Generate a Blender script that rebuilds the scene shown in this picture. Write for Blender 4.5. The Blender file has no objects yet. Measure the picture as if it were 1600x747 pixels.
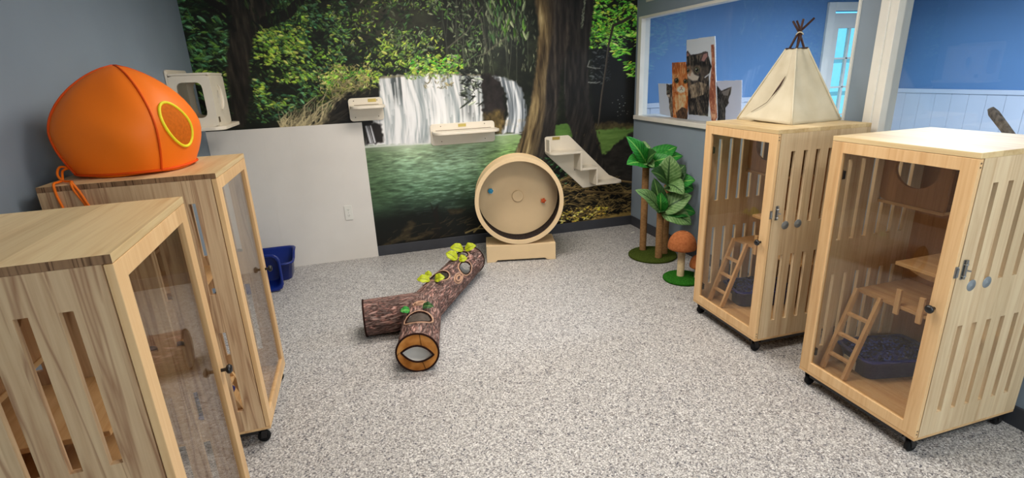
import bpy, bmesh, math, random
import numpy as np
from mathutils import Vector, Matrix

# ------------------------------------------------------------------ camera, world, lights
scene = bpy.context.scene
COL = scene.collection
PI = math.pi
CAM_YAW, CAM_PITCH, CAM_ROLL, CAM_F, CAM_H = -15.311, 17.818, -2.420, 805.5, 1.55


def camera():
    y, p, r = (math.radians(a) for a in (CAM_YAW, CAM_PITCH, CAM_ROLL))
    f0 = Vector((-math.sin(y), math.cos(y), 0)); r0 = Vector((math.cos(y), math.sin(y), 0)); u0 = Vector((0, 0, 1))
    f = f0 * math.cos(p) - u0 * math.sin(p); u = u0 * math.cos(p) + f0 * math.sin(p)
    rt = r0 * math.cos(r) + u * math.sin(r); up = u * math.cos(r) - r0 * math.sin(r)
    m = Matrix((rt, up, -f)).transposed().to_4x4()
    m.translation = Vector((0, 0, CAM_H))
    cam = bpy.data.cameras.new('camera'); cam.sensor_width = 36; cam.sensor_fit = 'HORIZONTAL'
    cam.lens = CAM_F / 1600 * 36; cam.clip_start = 0.02
    o = bpy.data.objects.new('camera', cam); COL.objects.link(o); o.matrix_world = m
    scene.camera = o


camera()
scene.view_settings.view_transform = 'Standard'
scene.view_settings.look = 'None'
scene.view_settings.gamma = 1
scene.view_settings.use_curve_mapping = False
scene.view_settings.exposure = 0.0
scene.cycles.max_bounces = 10
scene.cycles.transparent_max_bounces = 24
scene.cycles.caustics_reflective = False
scene.cycles.caustics_refractive = False
scene.cycles.sample_clamp_indirect = 6

w = bpy.data.worlds.new('outdoors'); scene.world = w; w.use_nodes = True
bg = w.node_tree.nodes['Background']
bg.inputs[0].default_value = (0.16, 0.62, 1.0, 1); bg.inputs[1].default_value = 2.0

CEIL = 2.6
ROOM_LIGHTS = [  # x, y, watts, colour, label
    (0.75, 3.25, 31, (1.0, 0.92, 0.83), 'long ceiling light in the cat room nearest the mural'),
    (0.95, 1.75, 23, (1.0, 0.92, 0.83), 'long ceiling light over the middle of the cat room'),
    (1.55, -0.10, 15, (1.0, 0.95, 0.89), 'long ceiling light by the right wall near the camera'),
]
HALL_LIGHT = (4.3, 2.9, 105, (0.80, 0.90, 1.0))
DAYLIGHT = (72, (0.88, 0.95, 1.0))        # window in the wall behind the camera
SPREAD = math.radians(158)                 # louvred fittings keep the light off the upper walls


def area(name, loc, sx, sy, watts, col, spread=PI):
    l = bpy.data.lights.new(name, 'AREA'); l.shape = 'RECTANGLE'; l.size = sx; l.size_y = sy
    l.energy = watts; l.color = col; l.spread = spread
    o = bpy.data.objects.new(name, l); COL.objects.link(o); o.location = loc
    return o


# ------------------------------------------------------------------ helpers
def lin(c):
    return tuple((v / 255 / 12.92 if v / 255 <= 0.04045 else ((v / 255 + 0.055) / 1.055) ** 2.4) for v in c)


def tag(o, label=None, cat=None, group=None, kind=None):
    if label: o['label'] = label
    if cat: o['category'] = cat
    if group: o['group'] = group
    if kind: o['kind'] = kind
    return o


def thing(name, label, cat, loc=(0, 0, 0), rz=0.0, group=None):
    o = bpy.data.objects.new(name, None); COL.objects.link(o)
    o.empty_display_size = 0.05
    o.location = loc; o.rotation_euler = (0, 0, rz)
    return tag(o, label, cat, group)


def link(name, me, mat, parent=None, smooth=False, bevel=0.0):
    o = bpy.data.objects.new(name, me); COL.objects.link(o)
    if mat is not None and not me.materials:
        for m in (mat if isinstance(mat, (list, tuple)) else [mat]):
            me.materials.append(m)
    if parent is not None: o.parent = parent
    if smooth:
        me.polygons.foreach_set('use_smooth', [True] * len(me.polygons))
    if bevel:
        b = o.modifiers.new('bevel', 'BEVEL'); b.width = bevel; b.segments = 2; b.limit_method = 'ANGLE'
    return o


def obj(name, bm, mat, parent=None, smooth=False, bevel=0.0):
    bmesh.ops.recalc_face_normals(bm, faces=bm.faces)
    me = bpy.data.meshes.new(name); bm.to_mesh(me); bm.free()
    return link(name, me, mat, parent, smooth, bevel)


def pyobj(name, verts, faces, mat, parent=None, smooth=False, bevel=0.0):
    bm = bmesh.new()
    vs = [bm.verts.new(v) for v in verts]
    for f in faces:
        try: bm.faces.new([vs[i] for i in f])
        except ValueError: pass
    return obj(name, bm, mat, parent, smooth, bevel)


def bx(bm, x0, x1, y0, y1, z0, z1):
    v = [bm.verts.new((x, y, z)) for z in (z0, z1) for y in (y0, y1) for x in (x0, x1)]
    for f in ((0, 2, 3, 1), (4, 5, 7, 6), (0, 1, 5, 4), (2, 6, 7, 3), (0, 4, 6, 2), (1, 3, 7, 5)):
        bm.faces.new([v[i] for i in f])


def box(name, b, mat, parent=None, bevel=0.0):
    bm = bmesh.new(); bx(bm, *b)
    return obj(name, bm, mat, parent, bevel=bevel)


def frame_axes(d):
    d = d.normalized()
    a = Vector((0, 0, 1)) if abs(d.z) < 0.9 else Vector((1, 0, 0))
    u = d.cross(a).normalized()
    return u, d.cross(u).normalized()


def tube(bm, pts, r, seg=10, caps=True, closed=False):
    """a round bar along a polyline; r is a number or one radius per point"""
    pts = [Vector(p) for p in pts]; n = len(pts)
    rs = r if isinstance(r, (list, tuple)) else [r] * n
    rings = []; u = None
    for i, p in enumerate(pts):
        if closed: d = pts[(i + 1) % n] - pts[i - 1]
        else: d = pts[min(i + 1, n - 1)] - pts[max(i - 1, 0)]
        d.normalize()
        if u is None: u, v = frame_axes(d)
        else:
            u = (u - d * u.dot(d)).normalized(); v = d.cross(u)
        rings.append([bm.verts.new(p + (u * math.cos(2 * PI * k / seg) + v * math.sin(2 * PI * k / seg)) * rs[i]) for k in range(seg)])
    m = n if closed else n - 1
    for i in range(m):
        a, b = rings[i], rings[(i + 1) % n]
        for k in range(seg):
            bm.faces.new((a[k], a[(k + 1) % seg], b[(k + 1) % seg], b[k]))
    if caps and not closed:
        bm.faces.new(rings[0]); bm.faces.new(rings[-1][::-1])


def lathe(bm, prof, seg=32, origin=(0, 0, 0), axis='z'):
    """prof: (radius, height) pairs round an axis; radius 0 closes the end"""
    o = Vector(origin); rings = []
    def put(r, h, a):
        c, s = r * math.cos(a), r * math.sin(a)
        return o + (Vector((c, s, h)) if axis == 'z' else Vector((c, h, s)) if axis == 'y' else Vector((h, c, s)))
    for r, h in prof:
        if r == 0: rings.append([bm.verts.new(put(0, h, 0))])
        else: rings.append([bm.verts.new(put(r, h, 2 * PI * k / seg)) for k in range(seg)])
    for a, b in zip(rings, rings[1:]):
        for k in range(seg):
            k2 = (k + 1) % seg
            if len(a) == 1 and len(b) == 1: continue
            if len(a) == 1: bm.faces.new((a[0], b[k2], b[k]))
            elif len(b) == 1: bm.faces.new((a[k], a[k2], b[0]))
            else: bm.faces.new((a[k], a[k2], b[k2], b[k]))
    return rings


def prism(bm, poly, lo, hi, plane='xz'):
    """extrude a 2D outline; plane 'xz' extrudes along y, 'xy' along z, 'yz' along x"""
    def P(a, b, c): return {'xz': (a, c, b), 'xy': (a, b, c), 'yz': (c, a, b)}[plane]
    A = [bm.verts.new(P(a, b, lo)) for a, b in poly]; Bv = [bm.verts.new(P(a, b, hi)) for a, b in poly]
    bm.faces.new(A); bm.faces.new(Bv[::-1]); n = len(poly)
    for i in range(n):
        bm.faces.new((A[i], Bv[i], Bv[(i + 1) % n], A[(i + 1) % n]))


def holed(bm, us, vs, hole, lo, hi, plane='xz'):
    """a board with rectangular cut-outs: us, vs are grid lines, hole(i, j) says which cells are open"""
    nu, nv = len(us) - 1, len(vs) - 1
    cache = {}
    def P(i, j, s):
        if (i, j, s) not in cache:
            a, b, c = us[i], vs[j], (lo, hi)[s]
            cache[(i, j, s)] = bm.verts.new({'xz': (a, c, b), 'xy': (a, b, c), 'yz': (c, a, b)}[plane])
        return cache[(i, j, s)]
    solid = lambda i, j: 0 <= i < nu and 0 <= j < nv and not hole(i, j)
    for i in range(nu):
        for j in range(nv):
            if not solid(i, j): continue
            for s in (0, 1):
                q = [P(i, j, s), P(i + 1, j, s), P(i + 1, j + 1, s), P(i, j + 1, s)]
                bm.faces.new(q if s else q[::-1])
            for (di, dj), (a, b) in {(-1, 0): ((i, j), (i, j + 1)), (1, 0): ((i + 1, j), (i + 1, j + 1)), (0, -1): ((i, j), (i + 1, j)), (0, 1): ((i, j + 1), (i + 1, j + 1))}.items():
                if not solid(i + di, j + dj):
                    bm.faces.new((P(*a, 0), P(*b, 0), P(*b, 1), P(*a, 1)))


def rrect(x0, x1, y0, y1, r, seg=6, which=(1, 1, 1, 1)):
    """outline of a rectangle with rounded corners (order: x1y0, x1y1, x0y1, x0y0)"""
    out = []
    for (cx, cy, a0), w_, (px, py) in zip(((x1 - r, y0 + r, -90), (x1 - r, y1 - r, 0), (x0 + r, y1 - r, 90), (x0 + r, y0 + r, 180)), which, ((x1, y0), (x1, y1), (x0, y1), (x0, y0))):
        if not w_: out.append((px, py)); continue
        for k in range(seg + 1):
            a = math.radians(a0 + 90 * k / seg); out.append((cx + r * math.cos(a), cy + r * math.sin(a)))
    return out


def ring_board(bm, outer, inner, lo, hi, plane='xz'):
    """a board with one opening: outer and inner outlines with the same number of points"""
    def P(a, b, c): return {'xz': (a, c, b), 'xy': (a, b, c), 'yz': (c, a, b)}[plane]
    n = len(outer)
    V = [[bm.verts.new(P(*p, c)) for p in o] for o in (outer, inner) for c in (lo, hi)]
    for i in range(n):
        j = (i + 1) % n
        bm.faces.new((V[0][i], V[0][j], V[2][j], V[2][i])); bm.faces.new((V[1][i], V[3][i], V[3][j], V[1][j]))
        bm.faces.new((V[0][i], V[1][i], V[1][j], V[0][j])); bm.faces.new((V[2][i], V[2][j], V[3][j], V[3][i]))


def resample(poly, n, start=0.0):
    """n points spread by angle round the outline's centre (outline star-shaped)"""
    P = np.array(poly); c = (P.min(0) + P.max(0)) / 2
    out = []
    for k in range(n):
        a = start + 2 * PI * k / n; d = np.array((math.cos(a), math.sin(a)))
        best = 0
        for i in range(len(P)):
            p, q = P[i] - c, P[(i + 1) % len(P)] - c; e = q - p
            den = d[0] * e[1] - d[1] * e[0]
            if abs(den) < 1e-12: continue
            t = (p[0] * e[1] - p[1] * e[0]) / den; s_ = (p[0] * d[1] - p[1] * d[0]) / den
            if -1e-6 <= s_ <= 1 + 1e-6 and t > best: best = t
        out.append(tuple(c + d * best))
    return out


# ------------------------------------------------------------------ materials
class NT:
    def __init__(self, name, rough=0.6, spec=0.3):
        self.m = bpy.data.materials.new(name); self.m.use_nodes = True
        self.t = self.m.node_tree; self.n = self.t.nodes
        self.b = self.n['Principled BSDF']
        self.b.inputs['Roughness'].default_value = rough
        self.b.inputs['Specular IOR Level'].default_value = spec
    def add(self, typ, **kw):
        nd = self.n.new(typ)
        for k, v in kw.items(): setattr(nd, k, v)
        return nd
    def link(self, a, b): self.t.links.new(a, b)
    def ramp(self, fac, stops, interp='LINEAR'):
        r = self.add('ShaderNodeValToRGB'); r.color_ramp.interpolation = interp
        e = r.color_ramp.elements
        while len(e) < len(stops): e.new(0.5)
        for el, (p, c) in zip(e, stops): el.position = p; el.color = (*lin(c), 1)
        self.link(fac, r.inputs[0]); return r.outputs[0]
    def coords(self, scale=(1, 1, 1), jitter=0.0, kind='Object'):
        tc = self.add('ShaderNodeTexCoord'); src = tc.outputs[kind]
        if jitter:
            oi = self.add('ShaderNodeObjectInfo'); mu = self.add('ShaderNodeVectorMath', operation='SCALE')
            cb = self.add('ShaderNodeCombineXYZ')
            for i in range(3): self.link(oi.outputs['Random'], cb.inputs[i])
            self.link(cb.outputs[0], mu.inputs[0]); mu.inputs['Scale'].default_value = jitter
            ad = self.add('ShaderNodeVectorMath', operation='ADD')
            self.link(src, ad.inputs[0]); self.link(mu.outputs[0], ad.inputs[1]); src = ad.outputs[0]
        mp = self.add('ShaderNodeMapping'); mp.inputs['Scale'].default_value = scale
        self.link(src, mp.inputs[0]); return mp.outputs[0], src
    def noise(self, vec, scale, detail=2.0, rough=0.5, dist=0.0):
        nd = self.add('ShaderNodeTexNoise'); nd.inputs['Scale'].default_value = scale
        nd.inputs['Detail'].default_value = detail; nd.inputs['Roughness'].default_value = rough
        nd.inputs['Distortion'].default_value = dist
        self.link(vec, nd.inputs['Vector']); return nd.outputs['Fac']
    def mix(self, fac, a, b, mode='MIX'):
        x = self.add('ShaderNodeMix', data_type='RGBA', blend_type=mode)
        for s, v in ((0, fac), (6, a), (7, b)):
            if hasattr(v, 'is_output') or isinstance(v, bpy.types.NodeSocket): self.link(v, x.inputs[s])
            else: x.inputs[s].default_value = v if s == 0 else (*lin(v), 1)
        return x.outputs[2]
    def bump(self, h, strength=0.2, dist=0.005):
        bn = self.add('ShaderNodeBump'); bn.inputs['Strength'].default_value = strength
        bn.inputs['Distance'].default_value = dist
        self.link(h, bn.inputs['Height']); self.link(bn.outputs[0], self.b.inputs['Normal'])
    def color(self, s): self.link(s, self.b.inputs['Base Color'])


def plain(name, c, rough=0.5, spec=0.3, metal=0.0, vary=0.06, scale=8.0, bump=0.0):
    n = NT(name, rough, spec); n.b.inputs['Metallic'].default_value = metal
    vec, _ = n.coords()
    f = n.noise(vec, scale, 4)
    lo = tuple(v * (1 - vary) for v in c); hi = tuple(min(255, v * (1 + vary)) for v in c)
    n.color(n.ramp(f, [(0.25, lo), (0.75, hi)]))
    if bump: n.bump(n.noise(vec, scale * 20, 3), bump, 0.003)
    return n.m


def wood(name, light, dark, axis='z', across='x', plank=0.095, rough=0.42, contrast=1.0, rings=0.22, ring_scale=13.0):
    n = NT(name, rough, 0.35)
    sc = [26.0, 26.0, 26.0]; sc['xyz'.index(axis)] = 1.6
    vec, src = n.coords(tuple(sc), 7.3)
    f1 = n.noise(vec, 1.0, 4, 0.6, 0.4)
    sc2 = [120.0, 120.0, 120.0]; sc2['xyz'.index(axis)] = 3.0
    mp = n.add('ShaderNodeMapping'); mp.inputs['Scale'].default_value = sc2; n.link(src, mp.inputs[0])
    f2 = n.noise(mp.outputs[0], 1.0, 2)
    # glued staves: each strip has its own tone
    sep = n.add('ShaderNodeSeparateXYZ'); n.link(src, sep.inputs[0])
    m1 = n.add('ShaderNodeMath', operation='MULTIPLY'); n.link(sep.outputs['XYZ'.index(across.upper())], m1.inputs[0]); m1.inputs[1].default_value = 1 / plank
    m2 = n.add('ShaderNodeMath', operation='FLOOR'); n.link(m1.outputs[0], m2.inputs[0])
    wn = n.add('ShaderNodeTexWhiteNoise', noise_dimensions='1D'); n.link(m2.outputs[0], wn.inputs['W'])
    mid = tuple((a * 0.6 + b * 0.4) for a, b in zip(light, dark))
    base = n.ramp(f1, [(0.28, light), (0.52, tuple(a * (1 - 0.3 * contrast) + b * 0.3 * contrast for a, b in zip(light, dark))), (0.72, tuple(a * (1 - contrast) + b * contrast for a, b in zip(light, dark)))])
    fine = n.mix(0.38, base, n.ramp(f2, [(0.35, light), (0.7, mid)]))
    tone = n.ramp(wn.outputs['Value'], [(0, (228, 224, 218)), (1, (255, 255, 255))])
    # irregular growth rings: thin dark lines where a stretched noise crosses its middle
    scw = [ring_scale] * 3; scw['xyz'.index(axis)] = 0.75
    mw = n.add('ShaderNodeMapping'); mw.inputs['Scale'].default_value = scw; n.link(src, mw.inputs[0])
    shift = n.add('ShaderNodeVectorMath', operation='ADD'); n.link(mw.outputs[0], shift.inputs[0]); n.link(wn.outputs['Color'], shift.inputs[1])
    rn = n.noise(shift.outputs[0], 1.0, 3, 0.6, 0.5)
    rm = n.add('ShaderNodeMath', operation='MULTIPLY'); n.link(rn, rm.inputs[0]); rm.inputs[1].default_value = 9.0
    wv = n.add('ShaderNodeMath', operation='PINGPONG'); n.link(rm.outputs[0], wv.inputs[0]); wv.inputs[1].default_value = 1.0
    ringc = n.ramp(wv.outputs[0], [(0.0, tuple(255 * (d / l) for d, l in zip(dark, light))), (0.35, (255, 255, 255)), (1.0, (255, 255, 255))])
    fine = n.mix(rings, fine, n.mix(1.0, fine, ringc, 'MULTIPLY'))
    n.color(n.mix(0.8, fine, tone, 'MULTIPLY'))
    n.bump(f1, 0.06, 0.002)
    return n.m


def glass(name, tint=(0.95, 0.95, 0.95), rough=0.0, ior=1.5):
    n = NT(name); t = n.t
    tr = n.add('ShaderNodeBsdfTransparent'); tr.inputs[0].default_value = (*tint, 1)
    gl = n.add('ShaderNodeBsdfGlossy'); gl.inputs['Roughness'].default_value = rough
    lw = n.add('ShaderNodeLayerWeight'); lw.inputs[0].default_value = 0.5
    pw = n.add('ShaderNodeMath', operation='POWER'); n.link(lw.outputs['Facing'], pw.inputs[0]); pw.inputs[1].default_value = 5.0
    f0 = ((ior - 1) / (ior + 1)) ** 2
    fr = n.add('ShaderNodeMath', operation='MULTIPLY_ADD'); n.link(pw.outputs[0], fr.inputs[0]); fr.inputs[1].default_value = 1 - f0; fr.inputs[2].default_value = f0
    mx = n.add('ShaderNodeMixShader')
    n.link(fr.outputs[0], mx.inputs[0]); n.link(tr.outputs[0], mx.inputs[1]); n.link(gl.outputs[0], mx.inputs[2])
    n.link(mx.outputs[0], n.n['Material Output'].inputs[0])
    n.n.remove(n.b)
    return n.m


def painted(name, attr='paint', rough=0.55, spec=0.25):
    n = NT(name, rough, spec)
    a = n.add('ShaderNodeAttribute', attribute_name=attr)
    n.color(a.outputs['Color'])
    return n.m


def emitter(name, c, s):
    n = NT(name)
    n.b.inputs['Base Color'].default_value = (*c, 1)
    n.b.inputs['Emission Color'].default_value = (*c, 1); n.b.inputs['Emission Strength'].default_value = s
    return n.m


M = {}
M['wall'] = plain('slate blue wall paint', (138, 152, 166), 0.55, 0.25, vary=0.025, scale=2)
M['hallwall'] = plain('mid blue wall paint', (98, 136, 180), 0.5, 0.25, vary=0.03, scale=1.5)
M['ceiling'] = plain('white ceiling', (226, 224, 218), 0.8, 0.1, vary=0.02)
M['white'] = plain('white painted trim', (226, 224, 216), 0.45, 0.3, vary=0.02)
M['panel'] = plain('white wainscot board', (226, 221, 214), 0.45, 0.35, vary=0.02, scale=3)
M['hallpanel'] = plain('hall wainscot board', (196, 204, 218), 0.45, 0.35, vary=0.02, scale=3)
M['base'] = plain('charcoal vinyl baseboard', (62, 64, 70), 0.45, 0.3, vary=0.06)
M['pine_top'] = wood('pale pine top', (234, 212, 166), (202, 164, 110), 'y', 'x', 0.095)
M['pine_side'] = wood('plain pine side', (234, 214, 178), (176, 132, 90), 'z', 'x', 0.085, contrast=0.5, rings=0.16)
M['pine_side_shaded'] = wood('shaded pine side with strong grain', (232, 204, 164), (150, 98, 66), 'z', 'x', 0.085, contrast=0.75, rings=0.6)  # same pine for the left cabinets: stronger grain, their shade mixed into the browns
M['pine_door'] = wood('amber pine door', (238, 202, 152), (206, 154, 100), 'z', 'y', 0.5, contrast=0.8)
M['pine_in'] = wood('pine inner board', (230, 194, 144), (194, 144, 94), 'y', 'x', 0.09, contrast=0.9)
M['pine_back'] = wood('pine back board', (204, 160, 114), (160, 112, 74), 'z', 'y', 0.09, contrast=0.9)
M['end_grain'] = wood('end grain', (168, 132, 98), (88, 60, 40), 'z', 'x', 0.095, contrast=0.9, rings=0.9, ring_scale=30)
M['glass'] = glass('clear door pane', (0.945, 0.92, 0.885))
M['winglass'] = glass('window pane', (0.93, 0.955, 0.98))
M['black'] = plain('black plastic', (24, 24, 26), 0.35, 0.5)
M['rubber'] = plain('black rubber', (20, 20, 21), 0.7, 0.2)
M['steel'] = plain('bright steel', (170, 172, 174), 0.3, 0.5, metal=0.9)
M['hinge'] = plain('dark hinge metal', (52, 44, 38), 0.4, 0.5, metal=0.6)
M['pan'] = plain('navy blue plastic', (22, 36, 118), 0.3, 0.5)
M['royal'] = plain('royal blue plastic', (16, 40, 120), 0.28, 0.5, vary=0.03)
M['cream'] = plain('cream painted board', (234, 224, 206), 0.4, 0.35, vary=0.02)
M['wheelwood'] = plain('beige birch ply', (226, 198, 156), 0.45, 0.3, vary=0.035, scale=3)
M['carpet'] = plain('charcoal carpet', (56, 50, 50), 0.95, 0.05, vary=0.25, scale=60, bump=0.5)
M['brass'] = plain('gold label plate', (196, 172, 92), 0.35, 0.5, metal=0.4)
M['screw'] = plain('screw head', (120, 104, 84), 0.4, 0.5, metal=0.5)
M['darkwood'] = plain('dark brown stick', (58, 34, 26), 0.55, 0.3, vary=0.2)
M['orange'] = plain('orange tent fabric', (252, 122, 22), 0.5, 0.3, vary=0.04, scale=3)
M['orange_seam'] = plain('dark orange piping', (214, 76, 8), 0.6, 0.2)
M['orange_mesh'] = plain('brown orange mesh', (192, 98, 24), 0.8, 0.1, vary=0.08, scale=90)
M['yellow'] = plain('yellow piping', (232, 218, 40), 0.5, 0.3)
M['silver'] = plain('washer zinc', (150, 158, 164), 0.4, 0.5, metal=0.35)
M['ink'] = plain('dark slot', (30, 28, 26), 0.7, 0.1)


def grass_mat(name, a, b):
    n = NT(name, 0.95, 0.05); vec, _ = n.coords()
    n.color(n.ramp(n.noise(vec, 160, 3), [(0.3, a), (0.7, b)])); n.bump(n.noise(vec, 300, 2), 0.8, 0.006); return n.m


def rope_mat(name, a, b, rows=260.0):
    n = NT(name, 0.85, 0.1); vec, src = n.coords()
    wv = n.add('ShaderNodeTexWave', wave_type='BANDS', bands_direction='Z'); wv.inputs['Scale'].default_value = rows / 6.28
    wv.inputs['Distortion'].default_value = 0.6; n.link(src, wv.inputs[0])
    f = n.mix(0.5, n.ramp(wv.outputs['Fac'], [(0.1, a), (0.7, b)]), n.ramp(n.noise(vec, 60, 3), [(0.3, a), (0.7, b)]))
    n.color(f); n.bump(wv.outputs['Fac'], 0.5, 0.002); return n.m


M['turf'] = grass_mat('dark moss turf', (44, 56, 22), (84, 98, 40))
M['turf2'] = grass_mat('bright grass turf', (24, 74, 18), (58, 128, 40))
M['sisal'] = rope_mat('brown wound sisal', (118, 86, 54), (164, 126, 84))
M['sisal_pale'] = rope_mat('cream wound sisal', (206, 182, 140), (236, 216, 176))
M['sisal_cap'] = rope_mat('rust wound sisal', (146, 80, 44), (194, 122, 76), 330)


def leaf_mat(name, a, b, rib):
    n = NT(name, 0.5, 0.35)
    uv = n.add('ShaderNodeTexCoord').outputs['UV']
    sep = n.add('ShaderNodeSeparateXYZ'); n.link(uv, sep.inputs[0])
    # u across (0.5 = midrib), v along; side veins slant forward
    d = n.add('ShaderNodeMath', operation='SUBTRACT'); n.link(sep.outputs[0], d.inputs[0]); d.inputs[1].default_value = 0.5
    ab = n.add('ShaderNodeMath', operation='ABSOLUTE'); n.link(d.outputs[0], ab.inputs[0])
    v = n.add('ShaderNodeMath', operation='MULTIPLY_ADD'); n.link(ab.outputs[0], v.inputs[0]); v.inputs[1].default_value = -0.55; n.link(sep.outputs[1], v.inputs[2])
    s = n.add('ShaderNodeMath', operation='MULTIPLY'); n.link(v.outputs[0], s.inputs[0]); s.inputs[1].default_value = 9.0
    fr = n.add('ShaderNodeMath', operation='FRACT'); n.link(s.outputs[0], fr.inputs[0])
    vein = n.ramp(fr.outputs[0], [(0.0, b), (0.3, a), (0.8, a), (1.0, b)])
    nz = n.noise(uv, 7, 3)
    c = n.mix(0.45, vein, n.ramp(nz, [(0.3, a), (0.7, b)]))
    mid = n.ramp(ab.outputs[0], [(0.0, (255, 255, 255)), (0.03, (255, 255, 255)), (0.05, (0, 0, 0)), (1.0, (0, 0, 0))])
    n.color(n.mix(mid, c, rib)); n.bump(fr.outputs[0], 0.3, 0.004)
    return n.m


M['leaf_bright'] = leaf_mat('bright green fabric leaf', (18, 104, 34), (66, 168, 60), (130, 190, 90))
M['leaf_pale'] = leaf_mat('sage green fabric leaf', (78, 122, 62), (150, 184, 122), (50, 84, 44))
M['leaf_dark'] = leaf_mat('dark green fabric leaf', (28, 66, 30), (62, 104, 50), (110, 150, 80))
M['leaf_lime'] = leaf_mat('lime fabric leaf', (150, 168, 20), (204, 206, 40), (110, 120, 20))


def floor_mat():
    n = NT('speckled vinyl floor', 0.42, 0.4); vec, _ = n.coords()
    def flecks(scale, ch, stops):
        wp = n.add('ShaderNodeTexNoise'); wp.inputs['Scale'].default_value = scale * .8; n.link(vec, wp.inputs['Vector'])
        ad = n.add('ShaderNodeVectorMath', operation='MULTIPLY_ADD'); n.link(wp.outputs['Color'], ad.inputs[0]); ad.inputs[1].default_value = (1.1 / scale,) * 3; n.link(vec, ad.inputs[2])
        vo = n.add('ShaderNodeTexVoronoi'); vo.inputs['Scale'].default_value = scale; n.link(ad.outputs[0], vo.inputs['Vector'])
        sp = n.add('ShaderNodeSeparateColor'); n.link(vo.outputs['Color'], sp.inputs[0])
        return n.ramp(sp.outputs[ch], stops, 'CONSTANT')
    a = flecks(215, 0, [(0.0, (56, 58, 72)), (0.16, (112, 108, 108)), (0.36, (170, 167, 164)), (0.62, (202, 199, 196)), (0.84, (240, 238, 235))])
    b = flecks(135, 1, [(0.0, (60, 64, 82)), (0.10, (126, 118, 114)), (0.26, (184, 181, 178)), (0.7, (206, 203, 200))])
    n.color(n.mix(0.40, a, b))
    n.bump(n.noise(vec, 90, 2), 0.05, 0.001)
    return n.m


M['floor'] = floor_mat()


# ------------------------------------------------------------------ the room
BACK, RIGHT, LEFT, FRONT = 4.655, 2.57, -1.20, -1.9
HALL_N, HALL_E = 4.90, 6.16
T = 0.07      # thickness of the right wall


def struct(o): return tag(o, kind='structure')


struct(box('floor', (LEFT - .1, HALL_E + .1, FRONT - .1, HALL_N + .1, -0.05, 0), M['floor']))
struct(box('ceiling', (LEFT - .1, HALL_E + .1, FRONT - .1, HALL_N + .1, CEIL, CEIL + .05), M['ceiling']))
struct(box('wall_back', (LEFT - .1, RIGHT + T, BACK, BACK + .1, 0, CEIL), M['wall']))
struct(box('wall_left', (LEFT - .1, LEFT, FRONT, BACK, 0, CEIL), M['wall']))
bm = bmesh.new()
holed(bm, [LEFT - .1, .75, 2.35, HALL_E + .1], [0, .85, 2.1, CEIL], lambda i, j: i == 1 and j == 1, FRONT - .1, FRONT)
struct(obj('wall_front', bm, M['wall']))
fw = thing('window_3', None, None, (1.55, FRONT - .1, .85)); struct(fw)
bm = bmesh.new()
holed(bm, [-.80, -.75, -.02, .02, .75, .80], [0, .05, .61, .64, 1.20, 1.25], lambda i, j: i in (1, 3) and j in (1, 3), .02, .08); obj('window_frame', bm, M['white'], fw)
box('glass_pane', (-.76, .76, .045, .05, .04, 1.21), M['glass'], fw)
day = area('daylight', (1.55, FRONT - .16, 1.475), 1.55, 1.2, *DAYLIGHT); day.rotation_euler = (math.radians(90), 0, 0)
# right wall with two glazed openings
SILL, HEAD = 1.085, 1.995
W1 = (2.305, 4.61); W2 = (-0.9, 2.175)
bm = bmesh.new()
us = [FRONT, W2[0], W2[1], W1[0], W1[1], BACK]
holed(bm, us, [0, SILL, HEAD, CEIL], lambda i, j: j == 1 and i in (1, 3), RIGHT, RIGHT + T, 'yz')
struct(obj('wall_right', bm, M['wall']))


def wall_window(n, y0, y1, face, sill_out, near_trim):
    """white frame lining the opening, a sill board and one pane"""
    root = thing('window_%d' % n, None, None, (RIGHT, (y0 + y1) / 2, SILL)); struct(root)
    cy = (y0 + y1) / 2; h = HEAD - SILL
    bm = bmesh.new()
    a, b = y0 - cy, y1 - cy
    for p, q in ((a, a + near_trim), (b - face, b)):
        bx(bm, -0.012, T + .01, p, q, 0.031, h)
    bx(bm, -0.010, T + .01, a + near_trim, b - face, h - 0.022, h)
    obj('window_frame', bm, M['white'], root, bevel=0.002)
    box('window_sill', (-sill_out, T + .14, a + .002, b + (0.015 if n == 1 else 0.0), -0.008, 0.030), M['white'], root, bevel=0.004)
    box('glass_pane', (T * .42, T * .42 + .005, a + near_trim - .003, b - face + .003, 0.03, h - .02), M['winglass'], root)
    return root


wall_window(1, W1[0], W1[1], 0.055, 0.03, 0.012)
wall_window(2, W2[0], W2[1], 0.085, 0.03, 0.05)
# raised lip on the second window's casing (two boards side by side)
struct(box('trim_2', (RIGHT - .022, RIGHT - .012, 2.132, 2.178, SILL, CEIL), M['white'], bevel=0.002))
struct(box('trim_3', (RIGHT - .012, RIGHT, 2.092, 2.132, HEAD, CEIL), M['white'], bevel=0.002))

# wainscot boards on the left half of the mural wall
bm = bmesh.new()
xs = [LEFT + .001, -1.135, -0.983, -0.79, -0.59, -0.39, -0.195, -0.003]
for a, b in zip(xs, xs[1:]):
    bx(bm, a + .0014, b - .0014, BACK - .014, BACK - .003, 0.0, 1.205)
bx(bm, xs[0] + .003, xs[-1] - .003, BACK - .0125, BACK - .002, 0.0, 1.203)
struct(obj('trim_1', bm, M['panel']))
struct(box('baseboard_back', (0.0, RIGHT - .001, BACK - .014, BACK - .001, 0, 0.095), M['base'], bevel=0.003))
struct(box('baseboard_right', (RIGHT - .013, RIGHT - .001, FRONT + .01, BACK - .015, 0, 0.095), M['base'], bevel=0.003))
struct(box('baseboard_left', (LEFT + .001, LEFT + .013, FRONT + .01, BACK - .02, 0, 0.095), M['base'], bevel=0.003))

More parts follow.
